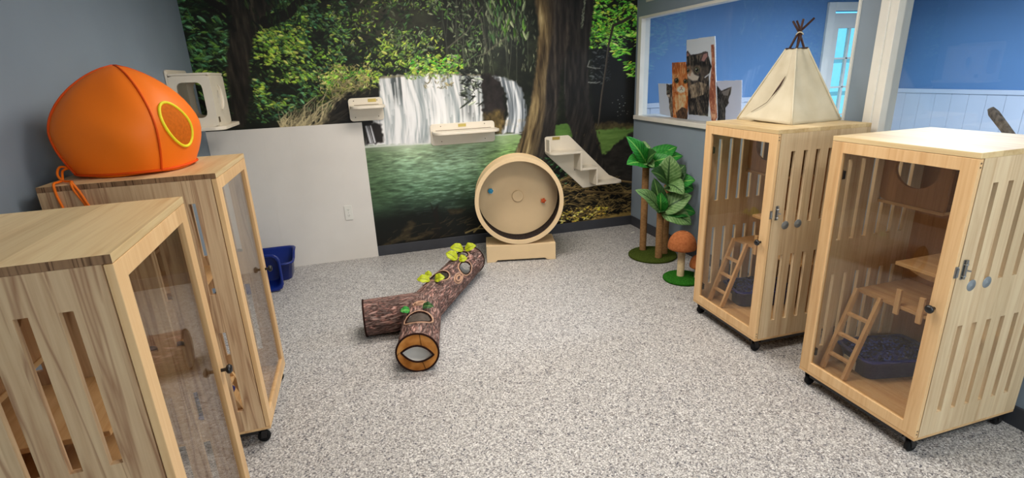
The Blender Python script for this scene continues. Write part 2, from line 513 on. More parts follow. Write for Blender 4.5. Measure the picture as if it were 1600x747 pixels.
# the hallway seen through the glass
bm = bmesh.new()
holed(bm, [RIGHT + T, 5.085, 6.045, HALL_E + .1], [0, 2.055, CEIL], lambda i, j: i == 1 and j == 0, HALL_N, HALL_N + .1)
struct(obj('wall_hall_back', bm, M['hallwall']))
struct(box('wall_hall_right', (HALL_E, HALL_E + .1, FRONT, HALL_N, 0, CEIL), M['hallwall']))
bm = bmesh.new()
for k in range(16):
    a = 2.73 + k * .15
    if a < 4.93: bx(bm, a, min(a + .147, 4.985), HALL_N - .014, HALL_N - .001, 0, 1.15)
bx(bm, 2.73, 4.985, HALL_N - .026, HALL_N - .001, 1.15, 1.197)
struct(obj('trim_4', bm, M['hallpanel'], bevel=.002))
bm = bmesh.new()
for k in range(40):
    a = FRONT + .02 + k * .17
    bx(bm, HALL_E - .014, HALL_E - .001, a, a + .167, 0, 1.15)
bx(bm, HALL_E - .026, HALL_E - .001, FRONT + .02, HALL_N - .03, 1.15, 1.195)
struct(obj('trim_5', bm, M['hallpanel'], bevel=.002))
door = thing('door_1', None, None, (5.565, HALL_N, 0)); struct(door)
bm = bmesh.new()
for a, b, c, d in ((-.575, -.478, 0, 2.14), (.478, .575, 0, 2.14), (-.478, .478, 2.055, 2.14)): bx(bm, a, b, -.03, .0, c, d)
obj('door_casing', bm, M['white'], door, bevel=.003)
bm = bmesh.new()
gx = [-.455, -.345, .345, .455]; gz = [.01, .62, 1.88, 2.035]
holed(bm, gx, gz, lambda i, j: i == 1 and j == 1, .03, .075)
for k in range(1, 4):
    c = -.345 + k * .1725; bx(bm, c - .014, c + .014, .036, .069, .62, 1.88)
for c in (.931, 1.245, 1.56): bx(bm, -.345, .345, .036, .069, c - .009, c + .009)
obj('door_leaf', bm, M['white'], door, bevel=.002)
box('glass_pane', (-.345, .345, .050, .055, .62, 1.88), M['glass'], door)
bm = bmesh.new(); lathe(bm, [(0, -.062), (.022, -.058), (.028, -.04), (.012, -.03), (.012, .032)], 16, (.40, .0, .98), 'y')
obj('door_handle', bm, M['brass'], door, True)
# outdoors beyond that door: lawn, pale rail fence
struct(box('ground_outdoors', (2, 12, HALL_N + .12, 12, -.12, -.06), grass_mat('lawn', (60, 120, 70), (110, 170, 110))))
fence = thing('rail_fence', 'pale outdoor rail fence seen through the panes of the hallway door', 'fence', (7.0, 7.6, -.06))
for k in range(7):
    box('post', (-2.4 + k * .8 - .04, -2.4 + k * .8 + .04, -.04, .04, 0, 1.75), M['white'], fence)
for z in (.5, 1.0, 1.55):
    box('rail', (-2.44, 2.44, -.06, -.04, z, z + .07), M['white'], fence)

# ceiling fittings
for x, y, wt, c, lab in ROOM_LIGHTS + [(HALL_LIGHT[0], HALL_LIGHT[1], HALL_LIGHT[2], HALL_LIGHT[3], 'long ceiling light in the hallway beyond the glass')]:
    r = thing('ceiling_light', lab, 'ceiling light', (x, y, CEIL - .07))
    bm = bmesh.new(); holed(bm, [-.63, -.6, .6, .63], [-.33, -.3, .3, .33], lambda i, j: i == 1 and j == 1, 0, .07, 'xy'); obj('frame', bm, M['white'], r)
    box('diffuser', (-.6, .6, -.3, .3, .02, .03), emitter('lit diffuser', c, 3.0), r)
    area('lamp', (x, y, CEIL - .058), 1.18, .58, wt, c, SPREAD)


# ------------------------------------------------------------------ painted surfaces (mural, kitten board)
class Paint:
    """a flat picture: sRGB colours on a fine grid of points in metres of its own plane"""
    def __init__(s, x0, x1, z0, z1, res):
        s.x0, s.z0, s.res = x0, z0, res
        s.W = int(round((x1 - x0) / res)) + 1; s.H = int(round((z1 - z0) / res)) + 1
        s.x1, s.z1 = x0 + (s.W - 1) * res, z0 + (s.H - 1) * res
        s.a = np.zeros((s.H, s.W, 3), np.float32)
        s.X, s.Z = np.meshgrid(x0 + np.arange(s.W) * res, z0 + np.arange(s.H) * res)
    def win(s, xa, xb, za, zb):
        i0 = max(0, int((xa - s.x0) / s.res)); i1 = min(s.W, int((xb - s.x0) / s.res) + 2)
        j0 = max(0, int((za - s.z0) / s.res)); j1 = min(s.H, int((zb - s.z0) / s.res) + 2)
        return (slice(j0, j1), slice(i0, i1)) if i1 > i0 and j1 > j0 else None
    def put(s, w, mask, col):
        c = col(s.X[w], s.Z[w]) if callable(col) else np.array(col, np.float32)
        m = mask[..., None]; s.a[w] = s.a[w] * (1 - m) + c * m
    def poly(s, pts, col, alpha=1.0, rag=0.0, soft=0.0):
        P = np.array(pts, np.float32)
        w = s.win(P[:, 0].min() - rag - soft, P[:, 0].max() + rag + soft, P[:, 1].min() - rag - soft, P[:, 1].max() + rag + soft)
        if not w: return
        X, Z = s.X[w].copy(), s.Z[w].copy()
        if rag:
            X += rag * (vnoise(s.X[w], s.Z[w], 45, 45, 3) - .5) * 2; Z += rag * (vnoise(s.X[w], s.Z[w], 45, 45, 5) - .5) * 2
        ins = np.zeros(X.shape, bool); dist = np.full(X.shape, 9.0, np.float32)
        for i in range(len(P)):
            (xa, za), (xb, zb) = P[i], P[(i + 1) % len(P)]
            if za != zb:
                c = ((za > Z) != (zb > Z)) & (X < (xb - xa) * (Z - za) / (zb - za) + xa); ins ^= c
            if soft:
                ex, ez = xb - xa, zb - za; t = np.clip(((X - xa) * ex + (Z - za) * ez) / (ex * ex + ez * ez + 1e-9), 0, 1)
                dist = np.minimum(dist, np.hypot(X - xa - t * ex, Z - za - t * ez))
        m = ins.astype(np.float32)
        if soft: m = np.clip(.5 + np.where(ins, dist, -dist) / (2 * soft), 0, 1)
        s.put(w, m * alpha, col)
    def stroke(s, pts, w0, w1, col, alpha=1.0):
        P = np.array(pts, np.float32); mw = max(w0, w1)
        w = s.win(P[:, 0].min() - mw, P[:, 0].max() + mw, P[:, 1].min() - mw, P[:, 1].max() + mw)
        if not w: return
        X, Z = s.X[w], s.Z[w]; m = np.zeros(X.shape, np.float32); n = len(P) - 1
        for i in range(n):
            (xa, za), (xb, zb) = P[i], P[i + 1]; ex, ez = xb - xa, zb - za
            t = np.clip(((X - xa) * ex + (Z - za) * ez) / (ex * ex + ez * ez + 1e-9), 0, 1)
            d = np.hypot(X - xa - t * ex, Z - za - t * ez); wd = (w0 + (w1 - w0) * (i + t) / n) / 2
            m = np.maximum(m, np.clip(.5 + (wd - d) / s.res, 0, 1))
        s.put(w, m * alpha, col)
    def leaf(s, x, z, l, wd, ang, col, alpha=1.0):
        w = s.win(x - l, x + l, z - l, z + l)
        if not w: return
        dx, dz = s.X[w] - x, s.Z[w] - z; c, q = math.cos(ang), math.sin(ang)
        u = (dx * c + dz * q) / l * 2; v = (-dx * q + dz * c) / wd * 2
        m = np.clip((1 - u * u - np.abs(v)) * wd / s.res * .7 + .2, 0, 1) * (np.abs(u) < 1)
        k = np.where(v > 0, 1.12, .8)[..., None]
        mm = (m * alpha)[..., None]; s.a[w] = s.a[w] * (1 - mm) + np.clip(np.array(col, np.float32) * k, 0, 255) * mm


def vnoise(X, Z, fx, fz, seed=0):
    """smooth value noise 0..1"""
    rs = np.random.RandomState(seed); tab = rs.rand(256, 256).astype(np.float32)
    x, z = X * fx + 500, Z * fz + 500
    xi, zi = np.floor(x).astype(int), np.floor(z).astype(int); u, v = x - xi, z - zi
    u, v = u * u * (3 - 2 * u), v * v * (3 - 2 * v)
    g = lambda i, j: tab[(xi + i) % 256, (zi + j) % 256]
    return (g(0, 0) * (1 - u) + g(1, 0) * u) * (1 - v) + (g(0, 1) * (1 - u) + g(1, 1) * u) * v


def fbm(X, Z, fx, fz, seed=0, oct_=4):
    s = 0; a = 1; t = 0
    for o in range(oct_):
        s = s + a * vnoise(X, Z, fx * 2 ** o, fz * 2 ** o, seed + o); t += a; a *= .55
    return s / t


def grad(stops, k):
    """colour gradient lookup"""
    ps = [p for p, _ in stops]
    return np.stack([np.interp(k, ps, [c[i] for _, c in stops]) for i in range(3)], -1)


def to_linear(a):
    a = np.clip(a, 0, 255) / 255
    return np.where(a <= .04045, a / 12.92, ((a + .055) / 1.055) ** 2.4)


def paint_mesh(name, P, place, keep=None):
    """grid mesh of a Paint; place maps (x, z) arrays to xyz; keep masks cells"""
    idx = np.arange(P.W * P.H).reshape(P.H, P.W)
    q = np.stack([idx[:-1, :-1], idx[:-1, 1:], idx[1:, 1:], idx[1:, :-1]], -1)
    if keep is not None: q = q[keep[:-1, :-1]]
    q = q.reshape(-1, 4)
    used = np.unique(q); remap = np.full(P.W * P.H, -1); remap[used] = np.arange(len(used)); q = remap[q]
    co = np.stack(place(P.X, P.Z), -1).reshape(-1, 3)[used].astype(np.float32)
    me = bpy.data.meshes.new(name)
    me.vertices.add(len(co)); me.vertices.foreach_set('co', co.ravel())
    me.loops.add(q.size); me.loops.foreach_set('vertex_index', q.ravel().astype(np.int32))
    me.polygons.add(len(q)); me.polygons.foreach_set('loop_start', (np.arange(len(q)) * 4).astype(np.int32))
    me.polygons.foreach_set('loop_total', np.full(len(q), 4, np.int32))
    at = me.color_attributes.new('paint', 'FLOAT_COLOR', 'POINT')
    c = np.ones((len(co), 4), np.float32); c[:, :3] = to_linear(P.a.reshape(-1, 3)[used]); at.data.foreach_set('color', c.ravel())
    me.update(); me.validate(); return me


M_TRUNK_A = [(-0.893, 2.203), (-0.87, 2.097), (-0.855, 2.034), (-0.905, 1.89), (-0.943, 1.781), (-0.969, 1.622), (-0.98, 1.42), (-0.987, 1.237), (-0.903, 1.232), (-0.856, 1.389), (-0.816, 1.534), (-0.799, 1.654), (-0.771, 1.785), (-0.707, 1.909), (-0.636, 2.032), (-0.535, 2.112), (-0.438, 2.202)]
M_CAVE = [(-0.348, 1.153), (-0.218, 1.354), (-0.078, 1.45), (0.157, 1.464), (0.128, 1.121)]
M_FALL = [(0.179, 1.556), (0.381, 1.573), (0.653, 1.573), (1.057, 1.541), (1.058, 1.166), (1.025, 1.003), (0.716, 0.962), (0.265, 0.979), (-0.011, 0.989), (0.038, 1.127), (0.107, 1.257), (0.162, 1.412)]
M_FALL_ROCK = [(0.007, 1.178), (0.1, 1.204), (0.155, 1.168), (0.16, 1.026), (0.008, 1.015)]
M_ROCK = [(1.058, 1.557), (1.197, 1.536), (1.25, 1.413), (1.255, 1.273), (1.232, 1.046), (1.051, 1.041)]
M_ROCK_MOSS = [(1.055, 1.212), (1.235, 1.235), (1.244, 1.028), (1.122, 1.013), (1.061, 1.115)]
M_FALL_B = [(1.167, 1.537), (1.27, 1.512), (1.37, 1.475), (1.425, 1.40), (1.448, 1.302), (1.462, 1.176), (1.454, 1.014), (1.213, 1.024), (1.262, 1.13), (1.285, 1.20), (1.282, 1.33), (1.262, 1.42), (1.225, 1.485)]
M_BANK = [(2.113, 1.047), (2.254, 1.068), (2.565, 1.03), (2.567, 0.987), (2.154, 1.002)]
M_POOL = [(-0.03, 1.007), (0.266, 0.996), (0.717, 0.979), (1.05, 1.03), (1.379, 1.013), (1.563, 0.875), (1.547, 0.251), (1.4, -0.196), (-0.197, -0.1)]
M_POOL_R = [(2.12, 1.035), (2.58, 1.005), (2.591, 0.7), (2.367, 0.61), (2.225, 0.762)]
M_POOL_M = [(1.734, 1.066), (1.856, 1.076), (1.928, 1.029), (2.021, 0.828), (1.741, 0.739)]
M_TRUNK_B = [(1.563, 2.199), (1.582, 2.045), (1.602, 1.888), (1.563, 1.565), (1.491, 1.209), (1.416, 1.004), (1.307, 0.775), (1.246, 0.536), (1.817, 0.417), (1.73, 0.832), (1.746, 1.041), (1.789, 1.331), (1.803, 1.517), (1.894, 1.829), (1.872, 2.198)]
M_TRUNK_B_LIT = [(1.575, 2.199), (1.582, 2.045), (1.602, 1.888), (1.563, 1.565), (1.491, 1.209), (1.416, 1.004), (1.319, 0.774), (1.532, 0.683), (1.604, 0.962), (1.648, 1.223), (1.673, 1.561), (1.735, 1.886), (1.752, 2.198)]
M_TRUNK_C = [(1.836, 2.198), (2.142, 2.198), (2.107, 1.933), (2.077, 1.603), (2.092, 1.257), (2.154, 1.014), (2.253, 0.696), (2.407, 0.424), (1.953, 0.468), (1.934, 0.816), (1.902, 1.001), (1.85, 1.123), (1.829, 1.516)]
M_BRANCH = [(2.504, 2.003), (2.414, 1.96), (2.324, 1.929), (2.282, 1.765), (2.253, 1.54), (2.217, 1.309), (2.187, 1.036)]
M_ROOTS = [(1.294, 0.469), (1.623, 0.675), (1.987, 0.687), (2.37, 0.46), (2.588, 0.373), (2.602, -0.019), (1.275, 0.009)]
M_ROCK_R = [(2.225, 0.73), (2.396, 0.862), (2.568, 0.956), (2.587, 0.406), (2.333, 0.529)]
M_STRIP = [(1.882, 0.074), (2.163, 0.115), (2.582, 0.143), (2.585, 0.046), (2.164, 0.04), (1.882, 0.033)]
M_LOG_A = [(0.008, 0.09), (0.176, 0.148), (0.308, 0.298), (0.364, 0.273), (0.292, 0.146), (0.051, 0.065)]
M_LOG_B = [(0.254, 0.114), (0.461, 0.175), (0.595, 0.202), (0.506, 0.144), (0.287, 0.097)]
M_LOG_C = [(0.508, 0.44), (0.537, 0.364), (0.577, 0.421), (0.575, 0.11), (0.503, 0.107), (0.541, 0.271)]
M_LOG_D = [(0.668, 0.362), (0.838, 0.355), (0.799, 0.322), (0.676, 0.311)]
M_VINE = [(2.043, 2.172), (2.031, 2.041), (2.012, 1.918)]


def make_mural():
    rs = random.Random(11)
    P = Paint(LEFT + .002, RIGHT - .003, .09, CEIL - .005, .0049)
    X, Z = P.X, P.Z
    f = fbm(X, Z, 5, 5, 1); g = fbm(X, Z, 22, 22, 8)
    P.a[:] = grad([(0, (12, 15, 11)), (.5, (24, 27, 20)), (.75, (44, 50, 34)), (1, (66, 74, 48))], f * .6 + g * .4)
    mist = np.clip(1 - np.hypot((X - 1.25) / .45, (Z - 1.85) / .5), 0, 1)[..., None]
    P.a += mist * np.array((26, 28, 30))
    mist = np.clip(1 - np.hypot((X - .25) / .5, (Z - 2.05) / .35), 0, 1)[..., None]
    P.a += mist * np.array((34, 28, 24))

    def leaves(n, x0, x1, z0, z1, cols, l=(.025, .06), ratio=.34, ang=(-.9, .5), clump=0, alpha=.92, seed=0, gain=1.28):
        for _ in range(int(n * 1.5)):
            x, z = rs.uniform(x0, x1), rs.uniform(z0, z1)
            if clump:
                k = float(vnoise(np.array([x]), np.array([z]), clump, clump, seed + 40)[0])
                if k < .52 + rs.uniform(-.2, .2): continue
            c = rs.choice(cols); j = rs.uniform(.62, 1.25); L = rs.uniform(*l) * rs.choice((.6, .75, .9, 1.0))
            P.leaf(x, z, L, L * ratio * rs.uniform(.7, 1.3), rs.uniform(*ang), tuple(v * j * gain for v in c), alpha)
    deep = [(22, 36, 18), (32, 50, 24), (20, 34, 24), (42, 58, 30), (14, 20, 13)]
    mid = [(64, 96, 40), (82, 118, 48), (58, 92, 50), (100, 128, 62), (74, 104, 70)]
    lime = [(142, 170, 56), (160, 184, 70), (120, 156, 52), (178, 184, 92), (106, 146, 48), (128, 168, 80)]
    teal = [(54, 98, 64), (70, 120, 76), (40, 78, 52), (88, 132, 92)]
    vivid = [(96, 184, 48), (124, 204, 62), (70, 152, 40), (150, 214, 88), (60, 128, 44), (170, 200, 60)]
    grey = [(92, 104, 76), (112, 122, 92), (72, 84, 64), (128, 134, 106)]
    # left of the dark trunk
    leaves(500, -1.2, -.85, 1.25, 2.6, deep, (.04, .09), .3, (-1.0, .8))
    leaves(420, -1.2, -.9, 1.45, 2.25, teal + mid, (.03, .08), .28, (-1.2, .4), 9, seed=1)
    leaves(60, -1.2, -.95, 1.52, 1.66, mid + lime, (.03, .06), .35, (-.6, .6))
    # the bank of bushes between trunk and falls
    leaves(1800, -.85, .5, 1.25, 2.6, deep, (.03, .07), .34, (-1.0, .9))
    leaves(1500, -.82, .0, 1.25, 2.2, mid + teal, (.025, .06), .32, (-1.1, .3), 8, seed=2)
    leaves(1300, -.8, -.1, 1.35, 2.05, lime + mid, (.022, .052), .36, (-1.1, .3), 8, seed=3)
    leaves(200, -.74, -.35, 1.55, 1.95, lime, (.025, .055), .4, (-1.1, .3), 6, seed=4)
    leaves(1400, -.15, .75, 1.5, 2.3, mid + grey + lime, (.02, .05), .34, (-1.5, 1.5), 7, seed=5)
    leaves(340, .0, .62, 1.52, 1.86, lime, (.025, .06), .34, (-1.2, 1.2), 7, seed=6)
    leaves(160, -.25, .1, 1.42, 1.62, lime + vivid, (.035, .07), .28, (-1.2, 1.2))
    leaves(160, .45, .9, 1.55, 1.72, lime + vivid, (.03, .06), .4, (-.7, .7))
    leaves(700, .3, 1.1, 1.62, 2.6, mid + grey, (.025, .07), .3, (-1.6, 1.2), 7, seed=7)
    # hanging vines and pale leaves behind
    leaves(420, .85, 1.58, 1.55, 2.3, grey, (.02, .07), .22, (1.1, 2.0), 8, .7, seed=8)
    leaves(130, 1.15, 1.5, 1.8, 2.3, mid + grey, (.05, .11), .26, (1.1, 2.1))
    for _ in range(34):
        x = rs.uniform(.75, 1.5); z = rs.uniform(1.75, 2.3); h = rs.uniform(.15, .5); d = rs.uniform(-.06, .06)
        P.stroke([(x, z), (x + d * .4, z - h * .5), (x + d, z - h)], .006, .004, (112, 116, 98), .6)
    for pts in ([(.97, 2.2), (1.08, 2.0), (1.12, 1.75)], [(1.3, 1.85), (1.1, 1.72), (1.02, 1.7)], [(.78, 1.78), (.95, 1.9), (1.1, 2.1)]):
        P.stroke(pts, .012, .007, (110, 108, 92), .8)
    # dead roots fanning out on the bank
    P.poly(M_CAVE, (22, 19, 17), .9, .02, .02)
    P.poly([(-.72, 1.2), (-.60, 1.27), (-.35, 1.42), (-.12, 1.56), (.1, 1.56), (.05, 1.46), (-.25, 1.34), (-.34, 1.2)], (40, 34, 24), .55, .03, .03)
    for _ in range(110):
        x = rs.uniform(-.66, -.25); k = (x + .66) / .41
        tx = x + rs.uniform(-.02, .10 + .30 * k); tz = 1.20 + rs.uniform(.02, .12 + .24 * k)
        b = rs.uniform(.6, 1.15); c = (196 * b, 182 * b, 140 * b)
        mx, mz = (x + tx) / 2 + rs.uniform(-.05, .05), (1.2 + tz) / 2 + rs.uniform(-.02, .05)
        P.stroke([(x, 1.19), (mx, mz), (tx, tz)], rs.uniform(.006, .014), .003, c, .9)
    for _ in range(90):
        x, z = rs.uniform(-.22, .08), rs.uniform(1.40, 1.6); a_ = rs.uniform(-1.8, 1.2); l = rs.uniform(.03, .11); b = rs.uniform(.5, 1.05)
        P.stroke([(x, z), (x + l * math.cos(a_) * .5 + .01, z + l * math.sin(a_) * .5), (x + l * math.cos(a_), z + l * math.sin(a_))], .008, .003, (190 * b, 176 * b, 128 * b), .8)
    P.poly(M_CAVE, (20, 18, 16), .85, .025, .02)
    leaves(170, -.3, .15, 1.48, 1.68, [(176, 160, 108), (150, 140, 86), (160, 176, 80)], (.02, .05), .25, (-1.6, 1.6))
    # waterfalls
    def water(base, sh, sx, seed, top=None):
        def col(x, z):
            n1 = fbm(x + .03 * np.sin(z * 9), z, sx, 1.3, seed, 3); n2 = fbm(x, z, sx * 2.3, 3.0, seed + 9, 3)
            k = np.clip((n1 * .65 + n2 * .35 - .22) * 2.3, 0, 1)
            return grad([(0, sh), (.45, tuple((a + b) / 2 for a, b in zip(sh, base))), (.8, base), (1, (250, 250, 250))], k)
        return col
    P.poly(M_FALL, water((240, 240, 240), (132, 146, 150), 30, 21), 1, .012, .01)
    for (a, b, c_, al) in ((.18, .36, 1.30, .75), (.36, .46, 1.36, .35), (.86, 1.04, 1.10, .55)):   # darker rock showing between streaks
        w_ = P.win(a, b, c_, 1.56); x, z = P.X[w_], P.Z[w_]
        m = np.clip((vnoise(x, z, 46, 2.2, 31) - .42) * 4, 0, 1) * np.clip((z - c_) / .12, 0, 1) * al
        P.put(w_, m.astype(np.float32), (52, 60, 62))
    for _ in range(70):
        x = rs.uniform(.22, 1.0); z = rs.uniform(1.2, 1.5); h = rs.uniform(.08, .3)
        P.stroke([(x, z + h / 2), (x + rs.uniform(-.008, .008), z - h / 2)], .006, .012, (248, 249, 250), .5)
    P.stroke([(.2, 1.56), (.62, 1.575), (1.05, 1.545)], .02, .012, (150, 140, 110), .6)
    leaves(90, .4, .8, 1.535, 1.6, lime + mid, (.02, .05), .3, (-1.6, 1.6))
    leaves(40, .55, .8, 1.45, 1.57, [(120, 112, 84), (150, 148, 128)], (.02, .06), .3, (-1.6, 1.6))
    # spray at the foot
    w_ = P.win(.0, 1.05, .97, 1.25); x, z = P.X[w_], P.Z[w_]
    m = np.clip((1.2 - z) / .18, 0, 1) * np.clip((fbm(x, z, 14, 10, 77) - .3) * 2.2, 0, 1) * np.clip((1.02 - x) / .1, 0, 1) * np.clip((x + .0) / .15, 0, 1)
    P.put(w_, (m * .8).astype(np.float32), (238, 238, 238))
    P.poly(M_FALL_ROCK, (38, 34, 32), 1, .01, .01)
    for _ in range(9):
        x = rs.uniform(.01, .07); P.stroke([(x, 1.17), (x + .02, 1.03)], .006, .01, (214, 216, 222), .7)
    P.poly(M_ROCK, lambda x, z: grad([(0, (20, 18, 18)), (1, (62, 54, 52))], fbm(x, z, 18, 18, 5)), 1, .015, .012)
    P.poly(M_ROCK_MOSS, lambda x, z: grad([(0, (40, 32, 18)), (.5, (96, 80, 46)), (1, (160, 136, 78))], fbm(x, z, 34, 34, 6)), .9, .02, .02)
    P.poly(M_FALL_B, water((226, 230, 234), (58, 68, 76), 44, 51), 1, .012, .01)
    w_ = P.win(1.2, 1.47, 1.02, 1.14); P.put(w_, np.clip((fbm(P.X[w_], P.Z[w_], 30, 30, 3) - .4) * 2, 0, 1) * .5, (190, 160, 100))
    leaves(60, .88, 1.04, 1.28, 1.62, [(30, 34, 30), (44, 50, 40), (22, 26, 22), (150, 160, 140)], (.04, .1), .24, (-1.5, .9))
    # pool
    def pool(x, z):
        k = np.clip((1.0 - z) / .9, 0, 1) + .18 * (fbm(x, z, 4, 9, 61) - .5)
        c = grad([(0, (196, 210, 184)), (.10, (166, 192, 154)), (.28, (134, 166, 132)), (.45, (92, 124, 94)), (.62, (44, 62, 48)), (.75, (22, 26, 22)), (1, (20, 20, 17))], k)
        gr = np.clip((x - .95) / .35, 0, 1) * np.clip((z - .4) / .3, 0, 1)
        c = c * (1 - gr[..., None]) + grad([(0, (160, 190, 130)), (.3, (112, 160, 78)), (.55, (70, 106, 46)), (1, (26, 32, 16))], k) * gr[..., None]
        gl = np.clip((.35 - x) / .3, 0, 1)[..., None] * np.clip((z - .3) / .3, 0, 1)[..., None] * .6
        c = c * (1 - gl) + np.array((58, 78, 48)) * gl
        rp = fbm(x + .05 * np.sin(z * 40), z, 16, 95, 71, 3)
        amp = np.clip((1.0 - z) / .12, 0, 1) * np.clip((z - .3) / .25, 0, 1)
        c = c * (1 + (rp - .5)[..., None] * .9 * amp[..., None])
        hl = (np.clip((rp - .56) * 5, 0, 1) * amp * np.clip(1 - np.abs(x - .65) / .55, 0, 1))[..., None]
        return c * (1 - hl * .55) + np.array((168, 200, 188)) * hl * .55
    P.poly(M_POOL, pool, 1, .006, .008)
    P.stroke([(.0, .995), (.3, .992), (.56, .985)], .016, .012, (234, 236, 234), .7)
    P.stroke([(1.06, 1.02), (1.24, 1.012), (1.44, 1.014)], .012, .008, (226, 230, 230), .8)
    P.poly(M_POOL_M, lambda x, z: grad([(0, (60, 96, 40)), (1, (112, 152, 74))], fbm(x, z, 10, 40, 13)), 1, .004, .006)
    P.poly(M_POOL_R, lambda x, z: grad([(0, (70, 104, 44)), (1, (132, 166, 88))], fbm(x, z, 8, 45, 14) * .7 + np.clip((1.05 - z) / .5, 0, 1) * .3), 1, .004, .006)
    # right side: dark wood, bright leaves
    P.poly([(2.08, 2.2), (2.57, 2.2), (2.57, 1.02), (2.12, 1.02)], (16, 16, 17), .8, .02, .03)
    leaves(620, 2.1, 2.57, 1.83, 2.6, vivid, (.03, .07), .4, (-.8, .8), 0)
    leaves(160, 2.08, 2.34, 1.74, 1.95, vivid + mid, (.025, .05), .45, (-.8, .8))
    leaves(120, 2.3, 2.57, 1.62, 1.9, vivid, (.03, .07), .26, (-.5, .6), 8, seed=9)
    for bx_, bz in ((2.4, 1.68), (2.36, 1.74), (2.45, 1.71), (2.52, 1.55), (2.55, 1.5), (2.5, 1.58)):
        leaves(9, bx_ - .06, bx_ + .06, bz - .03, bz + .03, vivid, (.05, .09), .24, (-.5, .6))
    leaves(60, 2.1, 2.3, 1.42, 1.72, [(60, 66, 66), (80, 84, 84), (44, 50, 48)], (.03, .06), .25, (-1, 1), 0, .7)
    P.poly(M_BANK, lambda x, z: grad([(0, (30, 26, 18)), (1, (118, 104, 64))], fbm(x, z, 30, 40, 19)), .9, .012, .01)
    for _ in range(16):
        P.leaf(rs.uniform(2.3, 2.5), rs.uniform(1.1, 1.3), .012, .008, 0, (170, 180, 170), .8)
    # trunks
    bark = lambda lo, hi, sd: (lambda x, z: grad([(0, lo), (.45, tuple((a * 2 + b) / 3 for a, b in zip(lo, hi))), (1, hi)], np.clip((fbm(x + .25 * np.maximum(0, 1.25 - z), z, 40, 6, sd, 4) - .2) * 1.6, 0, 1)))
    P.poly(M_TRUNK_A, bark((20, 18, 16), (66, 58, 48), 81), .97, .012, .012)
    for pts, a, b in (([(-.9, 2.1), (-1.02, 2.18), (-1.14, 2.26)], .06, .03), ([(-.62, 2.0), (-.45, 2.06), (-.3, 2.2)], .09, .05), ([(-.85, 1.95), (-.93, 2.06), (-1.0, 2.1)], .03, .015)):
        P.stroke(pts, a, b, (22, 19, 17), .95)
    leaves(90, -.75, -.35, 1.95, 2.3, deep + [(20, 24, 18)], (.05, .1), .2, (-2.0, -1.0))
    P.poly(M_TRUNK_C, bark((22, 21, 21), (60, 55, 50), 83), 1, .008, .01)
    P.poly(M_TRUNK_B, bark((30, 27, 26), (82, 73, 64), 84), 1, .008, .012)
    def litbark(x, z):
        n1 = np.clip((fbm(x + .28 * np.maximum(0, 1.3 - z) ** 1.3, z, 34, 4, 85, 4) - .2) * 1.7, 0, 1)
        c = grad([(0, (48, 38, 26)), (.4, (106, 88, 60)), (.75, (158, 136, 94)), (1, (204, 182, 132))], n1)
        edge = np.clip((x - np.interp(z, [.68, 1.0, 1.2, 1.56, 1.9, 2.2], [1.40, 1.50, 1.56, 1.61, 1.66, 1.64])) / .12, 0, 1)[..., None]
        return c * (1 - edge * .8) + np.array((58, 51, 45)) * edge * .8
    P.poly(M_TRUNK_B_LIT, litbark, 1, .006, .012)
    for _ in range(26):
        P.leaf(rs.uniform(1.95, 2.2), rs.uniform(.5, 1.1), rs.uniform(.02, .05), .02, rs.uniform(1, 2), (70, 60, 42), .6)
    P.stroke(M_VINE, .012, .026, (84, 90, 72), .6)
    for _ in range(26):
        k = rs.random(); P.leaf(2.043 - .03 * k + rs.uniform(-.012, .012), 2.172 - .25 * k, .03, .01, rs.uniform(1.2, 1.9), (150, 156, 134), .7)
    P.stroke(M_BRANCH, .03, .012, (52, 46, 40)); P.stroke([(x - .006, z) for x, z in M_BRANCH[3:]], .006, .006, (112, 102, 84), .7)
    for pts in ([(2.09, 1.63), (2.07, 1.58), (2.13, 1.565), (2.2, 1.56)], [(2.08, 1.44), (2.16, 1.43), (2.2, 1.44)]):
        P.stroke(pts, .01, .006, (150, 150, 142), .8)
    P.stroke([(1.85, 1.66), (1.84, 1.35)], .006, .01, (110, 104, 96), .4)
    # root tangle in the right corner
    P.poly(M_ROCK_R, lambda x, z: grad([(0, (16, 15, 14)), (1, (60, 56, 50))], fbm(x, z, 14, 26, 91)), 1, .012, .01)
    P.poly(M_ROOTS, (16, 14, 11), 1, .015, .02)
    leaves(60, 1.55, 1.9, .5, .78, teal + deep, (.04, .08), .3, (-.4, .8))
    for _ in range(560):
        x, z = rs.uniform(1.55, 2.57), rs.uniform(.13, .62)
        if z > .66 - .5 * abs(x - 1.98): continue
        l = rs.uniform(.03, .14); a = rs.uniform(-.7, .5); b = rs.uniform(.4, 1.0)
        c = (186 * b, 158 * b, 96 * b)
        P.stroke([(x, z), (x + l * .5 * math.cos(a), z + l * .5 * math.sin(a) + rs.uniform(-.02, .025)), (x + l * math.cos(a), z + l * math.sin(a))], rs.uniform(.006, .014), .004, c, .85)
    for pts in ([(1.7, .5), (1.9, .56), (2.1, .62)], [(2.2, .56), (2.38, .48), (2.57, .44)], [(1.62, .4), (1.85, .46), (2.0, .42)], [(2.05, .4), (2.3, .36), (2.57, .33)]):
        P.stroke(pts, .03, .016, (96, 78, 50), .9); P.stroke([(x, z + .006) for x, z in pts], .008, .006, (178, 150, 96), .8)
    leaves(150, 1.56, 2.3, .1, .24, [(196, 176, 60), (170, 140, 62), (210, 188, 110)], (.02, .05), .4, (-.6, .6))
    P.poly(M_STRIP, lambda x, z: grad([(0, (110, 88, 44)), (1, (206, 178, 104))], fbm(x, z, 12, 60, 93)), .9, .012, .012)
    # sunken logs
    lg = lambda x, z: grad([(0, (24, 20, 14)), (1, (104, 90, 60))], fbm(x + z, z, 14, 40, 95))
